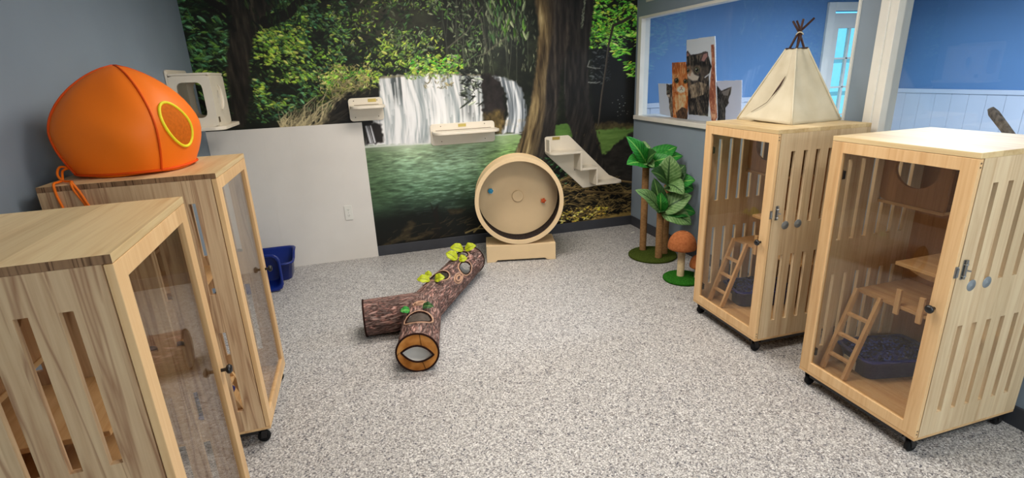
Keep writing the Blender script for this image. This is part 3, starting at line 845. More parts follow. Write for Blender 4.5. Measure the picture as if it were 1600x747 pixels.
    for q in (M_LOG_A, M_LOG_B, M_LOG_D): P.poly(q, lg, .85, .01, .012)
    P.poly(M_LOG_C, (26, 23, 19), 1, .008, .008)
    for _ in range(40):
        x, z = rs.uniform(.0, .95), rs.uniform(.1, .26)
        P.stroke([(x, z), (x + rs.uniform(.03, .12), z + rs.uniform(-.01, .05))], .01, .004, (74, 64, 42), .6)
    for pts in ([(.82, .12), (.92, .15), (1.0, .14)], [(.9, .12), (1.0, .2)]):
        P.stroke(pts, .018, .008, (148, 130, 84), .9)
    me = paint_mesh('waterfall_mural', P, lambda x, z: (x, np.full_like(x, BACK - .002), z))
    o = link('waterfall_mural', me, painted('printed mural', rough=.5))
    tag(o, 'wall-sized jungle waterfall mural covering the back wall', 'mural')


make_mural()


def make_kittens():
    """flat printed boards standing on the hallway side of the window sill; artwork units 1.87 mm"""
    root = thing('kitten_display', 'cardboard kitten cutouts standing on the window sill behind the glass', 'display', (RIGHT + .115, 3.86, SILL + .03))
    ux, uz = .00187, .00112
    K = lambda pts: [((x - 112) * ux, (676 - y) * uz) for x, y in pts]
    S = lambda w_: w_ * .0015
    def board(x0, x1, y0, y1): return Paint((x0 - 112) * ux, (x1 - 112) * ux, (676 - y1) * uz, (676 - y0) * uz, .003)
    mat = painted('printed board', rough=.5)
    rs = random.Random(5)
    def fur(P, poly, base, n, col, l=18, ang=1.5, sp=.5):
        xs = [p[0] for p in poly]; ys = [p[1] for p in poly]
        k = K(poly); tmp = Paint(P.x0, P.x1, P.z0, P.z1, P.res); tmp.poly(k, (1, 1, 1), 1)
        P.poly(k, lambda x, z: grad([(0, min(col, key=sum)), (.45, base), (.8, sorted(col, key=sum)[-1]), (1, sorted(col, key=sum)[-1])], np.clip((fbm(x + .3 * z, z, 46, 20, len(poly), 4) - .25) * 1.9, 0, 1)), 1, .003, .004)
        m0 = P.a.copy()
        for _ in range(n):
            x, y = rs.uniform(min(xs), max(xs)), rs.uniform(min(ys), max(ys)); a = ang + rs.uniform(-sp, sp)
            P.stroke(K([(x, y), (x + l * math.cos(a) * .6, y + l * math.sin(a))]), .010, .005, rs.choice(col), .6)
        m = tmp.a[..., :1]; P.a[:] = m0 * (1 - m) + P.a * m
    def eye(P, x, y, r, ring=(150, 150, 120)):
        for rr, c in ((1.35, (24, 18, 16)), (1.1, ring), (.82, (16, 14, 14))): P.poly(K([(x + r * rr * math.cos(t * .4), y + 1.15 * r * rr * math.sin(t * .4)) for t in range(16)]), c)
        P.poly(K([(x - r * .4 + r * .2 * math.cos(t), y - r * .4 + r * .25 * math.sin(t)) for t in range(6)]), (236, 236, 236))
    def finish(name, P, outline, off):
        tmp = Paint(P.x0, P.x1, P.z0, P.z1, P.res); tmp.poly(K(outline), (1, 1, 1), 1)
        keep = tmp.a[..., 0] > .5
        P.a *= 1.14
        me = paint_mesh(name, P, lambda x, z: (np.full_like(x, off), .565 - x, z), keep)
        o = link(name, me, mat, root)
        s = o.modifiers.new('thickness', 'SOLIDIFY'); s.thickness = .006; s.offset = 0
    # tall board: white card, big dark tabby, ginger arm at its right edge
    P = board(320, 590, 95, 680); P.a[:] = (222, 222, 230)
    fur(P, [(335, 300), (335, 190), (345, 182), (368, 212), (430, 208), (478, 196), (498, 240), (522, 300), (505, 360), (520, 480), (520, 640), (380, 640), (350, 400)], (50, 46, 46), 260, [(30, 28, 28), (76, 70, 66), (120, 104, 88), (40, 38, 38)])
    P.poly(K([(436, 258), (452, 205), (488, 198), (494, 232), (470, 268)]), (86, 70, 68)); P.poly(K([(448, 255), (460, 215), (484, 208), (486, 232), (466, 262)]), (176, 128, 120))
    P.poly(K([(338, 222), (338, 190), (356, 215)]), (170, 124, 112))
    P.poly(K([(345, 350), (380, 318), (402, 350), (440, 365), (430, 392), (395, 396), (358, 375)]), (206, 190, 172), 1, 0, .006)
    P.poly(K([(345, 300), (365, 280), (385, 330), (372, 352), (350, 345)]), (150, 116, 88), .8, 0, .006)
    P.poly(K([(392, 300), (412, 282), (448, 296), (452, 318), (430, 345), (402, 340)]), (124, 104, 84), .7, 0, .008)
    P.poly(K([(455, 300), (500, 290), (505, 345), (470, 372), (450, 360)]), (86, 76, 68), .7, 0, .01)
    for x in (352, 372, 398, 425): P.stroke(K([(x, 225), (x + 6, 285)]), .010, .006, (20, 18, 18))
    eye(P, 420, 320, 14, (122, 124, 96)); eye(P, 354, 322, 10, (122, 124, 96))
    P.poly(K([(362, 352), (378, 352), (370, 364)]), (190, 120, 110))
    fur(P, [(375, 430), (440, 400), (495, 420), (480, 490), (430, 510), (390, 520)], (150, 128, 104), 60, [(190, 170, 144), (110, 92, 76), (80, 70, 62)])
    P.stroke(K([(522, 310), (514, 345), (480, 372)]), .016, .01, (226, 226, 228), .8)
    arm = [(505, 158), (526, 156), (545, 330), (562, 480), (582, 640), (570, 672), (545, 665), (535, 600), (520, 520), (518, 400), (522, 300)]
    fur(P, arm, (176, 104, 76), 60, [(206, 140, 100), (140, 76, 58), (222, 168, 130)], 10, 0.2)
    P.poly(K([(380, 645), (540, 640), (548, 680), (380, 680)]), (196, 196, 204))
    finish('card', P, [(328, 105), (525, 103), (532, 160), (548, 340), (566, 480), (584, 640), (580, 678), (378, 678), (345, 400)], .0)
    # ginger kitten, nearer the room
    P = board(222, 390, 255, 680); P.a[:] = (206, 120, 62)
    fur(P, [(222, 255), (390, 255), (390, 680), (222, 680)], (206, 116, 56), 220, [(232, 152, 90), (170, 84, 36), (240, 176, 120), (190, 100, 44)])
    for x in (255, 272, 292, 312, 330): P.stroke(K([(x, 268), (x + (300 - x) * .1, 345)]), .011, .006, (150, 72, 34), .85)
    P.poly(K([(232, 262), (262, 262), (244, 300)]), (150, 86, 70), .8)
    P.poly(K([(285, 450), (318, 425), (350, 450), (345, 478), (315, 486), (288, 475)]), (240, 216, 190), 1, 0, .006)
    P.poly(K([(310, 440), (328, 440), (319, 454)]), (206, 112, 104)); P.stroke(K([(319, 454), (306, 466)]), .005, .004, (120, 60, 50)); P.stroke(K([(319, 454), (332, 466)]), .005, .004, (120, 60, 50))
    for q in (.0, .5, 1.0): P.stroke(K([(298, 462 + 6 * q), (262, 452 + 22 * q)]), .003, .002, (250, 236, 220), .7); P.stroke(K([(334, 462 + 6 * q), (370, 452 + 22 * q)]), .003, .002, (250, 236, 220), .7)
    P.poly(K([(296, 300), (322, 300), (330, 420), (308, 424)]), (226, 150, 90), .5, 0, .008)
    eye(P, 277, 394, 14, (104, 96, 60)); eye(P, 347, 398, 12, (104, 96, 60))
    fur(P, [(270, 500), (360, 500), (350, 600), (290, 630)], (232, 170, 116), 60, [(248, 206, 160), (210, 140, 84)])
    fur(P, [(285, 640), (330, 590), (372, 600), (380, 680), (300, 680)], (84, 60, 46), 60, [(56, 42, 36), (120, 86, 60)])
    finish('card', P, [(230, 262), (338, 262), (345, 300), (368, 480), (376, 678), (264, 678), (245, 480)], -.010)
    # left white card with a little tabby at its right edge
    P = board(105, 270, 412, 680); P.a[:] = (214, 215, 226)
    fur(P, [(188, 420), (215, 428), (240, 418), (262, 680), (242, 680), (222, 600), (214, 530), (192, 500)], (78, 64, 54), 130, [(120, 100, 82), (44, 36, 32), (160, 140, 116)])
    eye(P, 206, 478, 7); P.poly(K([(196, 505), (222, 500), (222, 520), (204, 520)]), (200, 180, 160))
    finish('card', P, [(112, 420), (238, 420), (264, 678), (140, 660)], -.004)
    # right white card with a black kitten turned away
    P = board(540, 730, 385, 680); P.a[:] = (196, 197, 212)
    fur(P, [(540, 430), (560, 432), (588, 462), (615, 448), (648, 434), (644, 480), (636, 520), (640, 540), (622, 570), (628, 680), (540, 680)], (44, 42, 44), 150, [(28, 27, 28), (70, 66, 64), (96, 90, 84)])
    P.poly(K([(590, 470), (640, 444), (632, 490), (606, 492)]), (120, 112, 108))
    finish('card', P, [(545, 398), (703, 392), (722, 678), (545, 678)], .012)


make_kittens()


# ------------------------------------------------------------------ pine cat cabinets
CW, CD, CH, CZ = 0.577, 0.569, 1.2345, 0.0794      # door width, depth, top, underside


def make_cabinet(label, loc, rz):
    """local x runs from the door to the back, y along the door, z up; origin on the floor under the middle"""
    r = thing('cat_cabinet', label, 'cabinet', loc, rz, 'pine cat cabinets on casters')
    B = lambda b: b - CD / 2
    A = lambda a: a - CW / 2
    def bb(name, b0, b1, a0, a1, z0, z1, m, par=r, bev=.0015): return box(name, (B(b0), B(b1), A(a0), A(a1), z0, z1), M[m], par, bev)
    t = .0155
    tp = bb('top_panel', 0, CD, 0, CW, CH - .02, CH, 'pine_top', bev=.0012)
    tp.data.materials.append(M['end_grain'])                       # sawn end of the glued boards
    for p in tp.data.polygons:
        if p.normal.y > .9: p.material_index = 1
    bb('bottom_panel', 0, CD, 0, CW, CZ, CZ + .0125, 'pine_in')
    # slotted sides
    sb = [.0895 + .0757 * k for k in range(6)]
    xs = sorted([B(.0205), B(CD)] + [B(b) for b in sb] + [B(b + .0255) for b in sb])
    zs = [CZ + .0125, .195, .577, .748, 1.125, CH - .02]
    for a0 in (0, CW - t):
        bm = bmesh.new()
        holed(bm, xs, zs, lambda i, j: i % 2 == 1 and j in (1, 3), A(a0), A(a0 + t))
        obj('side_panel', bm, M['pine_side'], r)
    bb('back_panel', CD - .012, CD - .001, t, CW - t, CZ + .0125, CH - .02, 'pine_back')
    # door: frame > pane, knob, hinges
    bm = bmesh.new()
    holed(bm, [A(.001), A(.056), A(CW - .058), A(CW - .001)], [CZ + .014, .142, 1.167, CH - .0215], lambda i, j: i == 1 and j == 1, B(0), B(.018), 'yz')
    d = obj('door', bm, M['pine_door'], r, bevel=.0015)
    bb('glass_pane', .009, .0125, .053, CW - .055, .139, 1.170, 'glass', d, 0)
    bm = bmesh.new(); lathe(bm, [(0, -.034), (.011, -.033), (.0165, -.026), (.015, -.019), (.006, -.014), (.006, 0)], 20, (B(0), A(.037), .651), 'x')
    obj('knob', bm, M['black'], d, True)
    for z in (.20, 1.07):
        bm = bmesh.new(); bx(bm, B(.019), B(.031), A(CW - .062), A(CW - .032), z - .018, z + .018); tube(bm, [(B(.026), A(CW - .045), z - .022), (B(.026), A(CW - .045), z + .022)], .006, 8)
        obj('hinge', bm, M['hinge'], d)
    for z in (CZ + .03, CZ + .045, CH - .05, CH - .036):
        bm = bmesh.new(); lathe(bm, [(0, -.0012), (.0032, -.0012), (.0032, .002)], 10, (B(.009), A(.001), z), 'y')
        obj('dowel_pin', bm, M['screw'], d)
    bm = bmesh.new(); bx(bm, B(.003), B(.015), A(-.004), A(.001), .785, .828); tube(bm, [(B(.009), A(-.006), .79), (B(.009), A(-.006), .823)], .004, 8)
    obj('strike', bm, M['steel'], d)
    # barrel latch and the two washers on the near side
    bm = bmesh.new()
    bx(bm, B(.035), B(.053), A(-.003), A(0), .775, .85)
    tube(bm, [(B(.044), A(-.008), .778), (B(.044), A(-.008), .852)], .0042, 10)
    for z in (.79, .834): tube(bm, [(B(.038), A(-.003), z), (B(.038), A(-.010), z), (B(.044), A(-.013), z), (B(.050), A(-.010), z), (B(.050), A(-.003), z)], .0022, 6)
    tube(bm, [(B(.044), A(-.008), .812), (B(.052), A(-.022), .812)], .0035, 8)
    obj('latch', bm, M['steel'], r, bevel=0)
    for b in (.107, .187):
        bm = bmesh.new(); lathe(bm, [(0, -.0035), (.004, -.0035), (.0055, -.002), (.0205, -.0018), (.0225, -.0006), (.0225, 0.0)], 28, (B(b), A(0), .741), 'y')
        obj('washer', bm, M['silver'], r, True)
    # rolling base
    bm = bmesh.new()
    for (b0, b1, a0, a1) in ((.014, .03, .055, CW - .055), (CD - .03, CD - .014, .055, CW - .055), (.055, CD - .055, .014, .03), (.055, CD - .055, CW - .03, CW - .014)):
        bx(bm, B(b0), B(b1), A(a0), A(a1), CZ - .024, CZ)
    obj('base_frame', bm, M['black'], r)
    for b in (.034, CD - .034):
        for a in (.034, CW - .034):
            bm = bmesh.new()
            lathe(bm, [(0, CZ - .001), (.024, CZ - .001), (.024, CZ - .008), (.014, CZ - .014), (.010, CZ - .02)], 16, (B(b), A(a), 0))
            for s in (-1, 1):
                prism(bm, [(B(b) - .012, CZ - .018), (B(b) + .012, CZ - .018), (B(b) + .018, .024), (B(b) - .004, .024)], A(a) + s * .0135 - .002, A(a) + s * .0135 + .002)
            c = obj('caster', bm, M['black'], r)
            bm = bmesh.new(); lathe(bm, [(0, -.0105), (.022, -.0105), (.027, -.007), (.027, .007), (.022, .0105), (0, .0105)], 22, (B(b) + .006, A(a), .0275), 'y')
            obj('wheel', bm, M['rubber'], c, True)
    # loft: platform with two posts, ladder, corner shelf, nest box
    bb('platform', .232, CD - .013, t, .53, .482, .498, 'pine_in')
    for a in (.315, .215): bb('platform_post', .219, .231, a, a + .022, .455, .575, 'pine_door')
    bm = bmesh.new()
    def bar(p, q, wy, wt):
        p, q = Vector(p), Vector(q); dd = (q - p).normalized(); n_ = Vector((dd.z, 0, -dd.x)); yv = Vector((0, 1, 0))
        v = [bm.verts.new(c + yv * sy * wy / 2 + n_ * sn * wt / 2) for c in (p, q) for sy, sn in ((-1, -1), (1, -1), (1, 1), (-1, 1))]
        for f in ((0, 1, 2, 3), (7, 6, 5, 4), (0, 4, 5, 1), (1, 5, 6, 2), (2, 6, 7, 3), (3, 7, 4, 0)): bm.faces.new([v[i] for i in f])
    for a in (.405, .525):
        bar((B(.088), A(a), .098), (B(.232), A(a), .498), .016, .026)
    for k in (.2, .45, .7):
        bar((B(.088 + .144 * k), A(.398), .098 + .4 * k), (B(.088 + .144 * k), A(.532), .098 + .4 * k), .0, .0) if False else None
        cb, cz = B(.088 + .144 * k), .098 + .4 * k
        bx(bm, cb - .011, cb + .011, A(.413), A(.517), cz - .006, cz + .006)
    obj('ladder', bm, M['pine_door'], r, bevel=.001)
    bb('shelf', .2, CD - .013, t, .352, .686, .702, 'pine_in')
    bm = bmesh.new()
    wav = [(A(.02), .6855)] + [(A(.33), .6855)] + [(A(.33 - .31 * k / 14), .675 - .02 * math.sin(k / 14 * PI * 1.6) - .018 * k / 14) for k in range(15)]
    prism(bm, wav, B(.24), B(.254), 'yz'); obj('shelf_bracket', bm, M['pine_door'], r)
    bb('nest_floor', .30, CD - .013, .272, CW - t, .913, .927, 'pine_in')
    bm = bmesh.new()
    ring_board(bm, resample(rrect(A(.272), A(CW - t), .927, CH - .022, .03, 5, (1, 0, 0, 0)), 40), [(A(.412) + .093 * math.cos(2 * PI * k / 40), 1.085 + .082 * math.sin(2 * PI * k / 40)) for k in range(40)], B(.304), B(.318), 'yz')
    obj('nest_front', bm, M['pine_back'], r)
    return r


def litter_pan(label, loc, rz, lx=.36, ly=.23, h=.11, mat='pan', lumpy=True, tilt=0.0, rx=0.0, group='litter pans in the cabinets'):
    r = thing('litter_pan', label, 'litter pan', loc, rz, group)
    r.rotation_euler = (rx, tilt, rz)
    bm = bmesh.new()
    def ringv(ex, z): return [bm.verts.new((x, y, z)) for x, y in rrect(-lx / 2 - ex, lx / 2 + ex, -ly / 2 - ex, ly / 2 + ex, .045, 6)]
    R_ = [ringv(-.03, 0), ringv(-.02, .004), ringv(-.002, h - .012), ringv(.009, h - .012), ringv(.011, h - .004), ringv(.008, h), ringv(-.004, h), ringv(-.010, h - .012), ringv(-.024, .010), ringv(-.034, .008)]
    bm.faces.new(R_[0])
    for a, b in zip(R_, R_[1:]):
        for k in range(len(a)): bm.faces.new((a[k], a[(k + 1) % len(a)], b[(k + 1) % len(a)], b[k]))
    bm.faces.new(R_[-1][::-1])
    obj('tub', bm, M[mat], r, True)
    if lumpy:
        n = 30; rs = random.Random(3)
        V = []; F = []
        for i in range(n + 1):
            for j in range(n + 1):
                u, v = i / n * 2 - 1, j / n * 2 - 1
                V.append(((lx / 2 - .016) * u, (ly / 2 - .016) * v, h * .86 + .055 * (1 - u ** 4) * (1 - v ** 4) * (.8 + .2 * math.sin(3 * u + 2 * v)) + rs.uniform(-.005, .005)))
        for i in range(n):
            for j in range(n): F.append((i * (n + 1) + j, (i + 1) * (n + 1) + j, (i + 1) * (n + 1) + j + 1, i * (n + 1) + j + 1))
        nm = NT('dark blue litter', .8, .2); vec, _ = nm.coords(); vo = nm.add('ShaderNodeTexVoronoi'); vo.inputs['Scale'].default_value = 95; nm.link(vec, vo.inputs['Vector'])
        sp = nm.add('ShaderNodeSeparateColor'); nm.link(vo.outputs['Color'], sp.inputs[0])
        nm.color(nm.ramp(sp.outputs[0], [(0, (16, 22, 56)), (.5, (28, 40, 104)), (.8, (54, 72, 146)), (.95, (18, 22, 44))], 'CONSTANT')); nm.bump(vo.outputs['Distance'], .6, .006)
        tag(pyobj('litter', V, F, nm.m, r, True), kind='stuff')
    return r


def cab_frame(x, y, th, left):
    """world place of a cabinet from its near front corner"""
    c, s = math.cos(th), math.sin(th)
    if not left: return (x + c * CD / 2 - s * CW / 2, y + s * CD / 2 + c * CW / 2, 0), th
    return (x - c * CD / 2 - s * CW / 2, y - s * CD / 2 + c * CW / 2, 0), th + PI


CABS = [
    ('nearest pine cat cabinet on the right with bare pale top', 1.9675, 1.2229, math.radians(.67), False),
    ('pine cat cabinet on the right that carries the canvas teepee', 1.9390, 2.0908, math.radians(-.6), False),
    ('nearest pine cat cabinet on the left, bare top, cut off by the photo edge', -.5228, 1.1741, math.radians(2.87), True),
    ('pine cat cabinet on the left that carries the orange pop-up tent', -.5596, 2.1777, math.radians(.8), True),
]
def copy_tree(o, parent=None):
    c = o.copy(); COL.objects.link(c)
    if parent is not None: c.parent = parent
    for ch in o.children: copy_tree(ch, c)
    return c
proto = pan0 = None
PANS = ['dark blue litter pan with a label on the floor of the nearest right cabinet', 'dark blue litter pan inside the cabinet under the teepee',
        'dark blue litter pan inside the nearest left cabinet', 'dark blue litter pan inside the cabinet under the orange tent']
for i, (lab, x, y, th, left) in enumerate(CABS):
    loc, rz = cab_frame(x, y, th, left)
    if proto is None: proto = c = make_cabinet(lab, loc, rz)
    else:
        c = copy_tree(proto); c['label'] = lab; c.location = loc; c.rotation_euler = (0, 0, rz)
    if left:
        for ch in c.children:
            if ch.name.startswith('side_panel'): ch.material_slots[0].link = 'OBJECT'; ch.material_slots[0].material = M['pine_side_shaded']
    pl = Matrix.Rotation(rz, 4, 'Z') @ Vector((.365 - CD / 2, .425 - CW / 2, CZ + .0125)) + Vector(loc)
    if pan0 is None:
        pan0 = p = litter_pan(PANS[0], pl, rz + math.radians(-13))
        box('label', (-.194, -.190, -.05, .03, .03, .075), plain('pale label', (196, 190, 170), .5), pan0).rotation_euler = (0, 0, 0)
    else:
        p = copy_tree(pan0); p['label'] = PANS[i]; p.location = pl; p.rotation_euler = (0, 0, rz + math.radians(-13))

# ------------------------------------------------------------------ cat exercise wheel
def make_wheel():
    r = thing('cat_exerciser', 'big round beige cat exercise wheel on its low base in front of the mural', 'cat wheel', (1.178, 4.02, 0), math.radians(-13.0))
    # local x along the front, y to the back; the front face is at y = 0
    bm = bmesh.new()
    out = [(-.298, 0), (-.225, 0), (-.205, .018), (.205, .018), (.225, 0), (.298, 0), (.298, .152), (-.298, .152)]
    prism(bm, out, 0, .018); prism(bm, out, .245, .263)
    bx(bm, -.298, -.28, .018, .245, 0, .152); bx(bm, .28, .298, .018, .245, 0, .152)
    bx(bm, -.28, .28, .018, .245, .138, .152)
    obj('base', bm, M['wheelwood'], r, bevel=.003)
    bm = bmesh.new(); bx(bm, -.08, .08, .248, .265, .152, .60); obj('upright', bm, M['wheelwood'], r, bevel=.003)
    cz, R0 = .527, .372
    def annulus(bm, r0, r1, y0, y1, seg=96): lathe(bm, [(r0, y0), (r1, y0), (r1, y1), (r0, y1), (r0, y0)], seg, (0, 0, cz), 'y')
    bm = bmesh.new(); annulus(bm, R0 - .033, R0, -.001, .019); obj('front_ring', bm, M['wheelwood'], r, True).modifiers.new('edges', 'EDGE_SPLIT').split_angle = .6
    bm = bmesh.new(); annulus(bm, R0 - .010, R0 - .004, .0185, .236); obj('drum', bm, M['wheelwood'], r, True).modifiers.new('edges', 'EDGE_SPLIT').split_angle = .6
    bm = bmesh.new(); annulus(bm, R0 - .02, R0, .226, .244); obj('back_ring', bm, M['wheelwood'], r, True).modifiers.new('edges', 'EDGE_SPLIT').split_angle = .6
    bm = bmesh.new(); annulus(bm, R0 - .020, R0 - .011, .02, .225); obj('tread', bm, M['carpet'], r, True)
    bm = bmesh.new(); lathe(bm, [(0, .222), (R0 - .021, .222), (R0 - .021, .240), (0, .240)], 96, (0, 0, cz), 'y'); obj('back_plate', bm, M['wheelwood'], r)
    bm = bmesh.new(); lathe(bm, [(0, .206), (.046, .206), (.05, .209), (.05, .2215)], 48, (0, 0, cz), 'y'); obj('hub', bm, M['wheelwood'], r)
    blue = plain('turquoise plastic', (58, 160, 204), .35, .5); red = plain('orange red plastic', (214, 92, 40), .35, .5); wh = M['cream']
    for (x, z, m, lobes, nm) in ((-.235, .588, blue, 6, 'toy'), (.222, .478, red, 5, 'toy')):
        bm = bmesh.new(); lathe(bm, [(0, .182), (.01, .183), (.013, .196), (.013, .2215)], 14, (x, 0, z), 'y')
        for k in range(lobes):
            a = 2 * PI * k / lobes; lathe(bm, [(0, .184), (.007, .187), (.010, .195), (.007, .203), (0, .206)], 10, (x + .015 * math.cos(a), 0, z + .015 * math.sin(a)), 'y')
        tb = obj('toy', bm, m, r, True)
        bm = bmesh.new(); lathe(bm, [(0, .210), (.022, .211), (.022, .2215)], 18, (x + .004, 0, z - .008), 'y'); obj('toy_base', bm, wh, tb)


make_wheel()

# ------------------------------------------------------------------ wall shelves
def shelf_at(label, x0, x1, z0, z1, zs, depth, plate_x):
    cx = (x0 + x1) / 2
    r = thing('cat_shelf', label, 'shelf', (cx, BACK - .003, z0), 0, 'cream cat shelves on the mural wall')
    h = z1 - z0; w_ = (x1 - x0) / 2
    bm = bmesh.new(); prism(bm, rrect(-w_, w_, 0, h, .028, 6), -.016, 0)
    obj('back_plate', bm, M['cream'], r, bevel=.003)
    bm = bmesh.new(); prism(bm, [(x, -y) for x, y in rrect(-w_ + .012, w_ + .012, .0165, depth, .075, 8, (0, 1, 1, 0))], zs - z0 - .022, zs - z0, 'xy')
    obj('shelf_board', bm, M['cream'], r, bevel=.004)
    box('slot', (-w_ + .045, w_ - .035, -.0195, -.0162, zs - z0, zs - z0 + .004), M['screw'], r)
    box('label_plate', (plate_x[0] - cx, plate_x[1] - cx, -.0185, -.016, h - .036, h - .010), M['brass'], r)
    for sx in (-.68, .68):
        for z in (.032, h - .022):
            bm = bmesh.new(); lathe(bm, [(0, -.0185), (.004, -.0185), (.0048, -.016)], 10, (sx * w_, 0, z), 'y'); obj('screw', bm, M['screw'], r)
    box('bracket', (-.006, .006, -depth * .55, -.0165, zs - z0 - .10, zs - z0 - .0225), M['cream'], r) if False else None


shelf_at('small cream cat shelf on the mural just above the white wainscot corner', -.094, .186, 1.216, 1.404, 1.345, .20, (.067, .134))
shelf_at('wide cream cat shelf on the mural in front of the painted waterfall', .566, 1.150, .963, 1.150, 1.089, .20, (.816, .887))


def stair_shelf():
    r = thing('stair_shelf', 'cream three-step cat stair shelf mounted on the mural beside the wheel', 'shelf', (1.63, BACK - .003, .43), 0, 'cream cat shelves on the mural wall')
    P = [(1.632, .955), (1.650, .967), (1.868, .967), (1.885, .955), (2.300, .545), (2.378, .51), (2.385, .49), (2.37, .472), (2.30, .462), (2.045, .441), (2.02, .441), (1.640, .805), (1.632, .825)]
    bm = bmesh.new(); prism(bm, [(x - 1.63, z - .43) for x, z in P], -.016, 0); obj('back_plate', bm, M['cream'], r, bevel=.003)
    def board(nm, x0, x1, z0, z1, d, rounding=(0, 0)):
        bm = bmesh.new(); prism(bm, [(x, -y) for x, y in rrect(x0 - 1.63, x1 - 1.63, .0165, d, .07, 8, (0, rounding[1], rounding[0], 0))], z0 - .43, z1 - .43, 'xy'); return obj(nm, bm, M['cream'], r, bevel=.003)
    D = .185
    board('step', 1.632, 1.940, .812, .832, D, (1, 0)); board('step', 1.940, 2.104, .648, .668, D); board('step', 2.104, 2.375, .492, .512, D, (0, 1))
    board('riser', 1.922, 1.940, .648, .8118, D); board('riser', 2.086, 2.104, .492, .6478, D)
    board('end_board', 1.640, 1.656, .832, .945, .11)
    box('label_plate', (.075, .150, -.0185, -.016, .503, .531), M['brass'], r)
    for x, z in ((.12, .36), (.30, .20)):
        bm = bmesh.new(); lathe(bm, [(0, -.0185), (.004, -.0185), (.0048, -.016)], 10, (x, 0, z), 'y'); obj('screw', bm, M['screw'], r)


stair_shelf()


def cave_shelf():
    # a hollow box with wide openings on a rounded shelf, fixed to the left wall
    r = thing('cat_cave', 'white boxy cat cave with cut-out openings on the left wall by the corner', 'cat cave', (LEFT + .002, 4.19, 1.262))
    bm = bmesh.new(); prism(bm, rrect(-.195, .25, 0, .40, .025, 5), 0, .014, 'yz'); obj('back_plate', bm, M['cream'], r, bevel=.003)
    bm = bmesh.new(); prism(bm, rrect(.0145, .30, -.235, .30, .07, 8, (1, 1, 0, 0)), .0, .024, 'xy'); obj('shelf_board', bm, M['cream'], r, bevel=.004)
    X0, X1, Y0, Y1, Z0, Z1 = .0145, .258, -.195, .19, .0245, .374
    n = 48
    for nm, y0, y1 in (('front_panel', Y0, Y0 + .016), ('rear_panel', Y1 - .016, Y1)):
        bm = bmesh.new()
        ring_board(bm, resample([(X0, Z0), (X1, Z0), (X1, Z1 - .0165), (X0, Z1 - .0165)], n, PI / 4), resample(rrect(.052, .205, .085, .315, .035, 6), n, PI / 4), y0, y1)
        obj(nm, bm, M['cream'], r)
    bm = bmesh.new()
    ring_board(bm, resample([(Y0 + .0165, Z0), (Y1 - .0165, Z0), (Y1 - .0165, Z1 - .0165), (Y0 + .0165, Z1 - .0165)], n, PI / 4),
               [(-.042 + .030 * math.cos(2 * PI * k / n) * (1 if math.sin(2 * PI * k / n) > 0 else (1 - .6 * abs(math.sin(2 * PI * k / n)))), .205 + (.055 if math.sin(2 * PI * k / n) > 0 else .07) * math.sin(2 * PI * k / n)) for k in range(n)], X1 - .016, X1, 'yz')
    obj('side_panel', bm, M['cream'], r)
    bm = bmesh.new(); bx(bm, X0, X1, Y0, Y1, Z1 - .016, Z1); obj('top_panel', bm, M['cream'], r, bevel=.006)
    # crescent rim round the side opening, small dark tag below
    bm = bmesh.new(); tube(bm, [(X1 + .003, -.022 + .060 * math.sin(a), .210 + .082 * math.cos(a)) for a in [math.radians(0 + 180 * k / 18) for k in range(19)]], [.003 + .009 * math.sin(PI * k / 18) for k in range(19)], 10)
    obj('crescent_rim', bm, M['cream'], r, True)
    box('tag', (X1 + .0005, X1 + .003, -.165, -.13, .05, .085), M['screw'], r)


cave_shelf()

# ------------------------------------------------------------------ outlet, paper scraps, wall notices
r = thing('wall_outlet', 'white double electrical outlet on the wainscot', 'outlet', (-.213, BACK - .0145, .372))
bm = bmesh.new(); prism(bm, rrect(-.033, .033, 0, .13, .006, 3), -.006, 0); obj('cover_plate', bm, M['white'], r, bevel=.002)
for z in (.04, .092):
    bm = bmesh.new(); prism(bm, rrect(-.017, .017, z - .014, z + .014, .012, 5), -.0075, -.006); s_ = obj('socket', bm, M['white'], r)
    bm = bmesh.new()
    for x in (-.006, .006): bx(bm, x - .0012, x + .0012, -.0078, -.0072, z - .002, z + .007)
    bx(bm, -.002, .002, -.0078, -.0072, z - .010, z - .006); obj('slots', bm, M['ink'], s_)
bm = bmesh.new(); lathe(bm, [(0, -.0072), (.0028, -.007), (.0034, -.006)], 10, (0, 0, .065), 'y'); obj('screw', bm, M['steel'], r)
bm = bmesh.new()
prism(bm, [(-.03, -.008), (.0, -.013), (.028, -.006), (.03, .006), (.004, .011), (-.026, .007)], 0.0005, .004, 'xy')
o = obj('paper_scrap', bm, M['white']); o.location = (2.44, 4.38, 0); o.rotation_euler = (0, 0, .5)
tag(o, 'little white scrap lying on the floor by the back corner baseboard', 'scrap')
for y0, y1, lab in ((4.435, 4.500, 'left of the two white slips above the window at the photo top'), (4.352, 4.428, 'right of the two white slips above the window at the photo top')):
    o = box('wall_slip', (-.004, 0, -(y1 - y0) / 2, (y1 - y0) / 2, 0, .13), M['white'], None, .001); o.location = (RIGHT - .0015, (y0 + y1) / 2, 2.105)
    tag(o, lab, 'paper', 'white slips above the window')

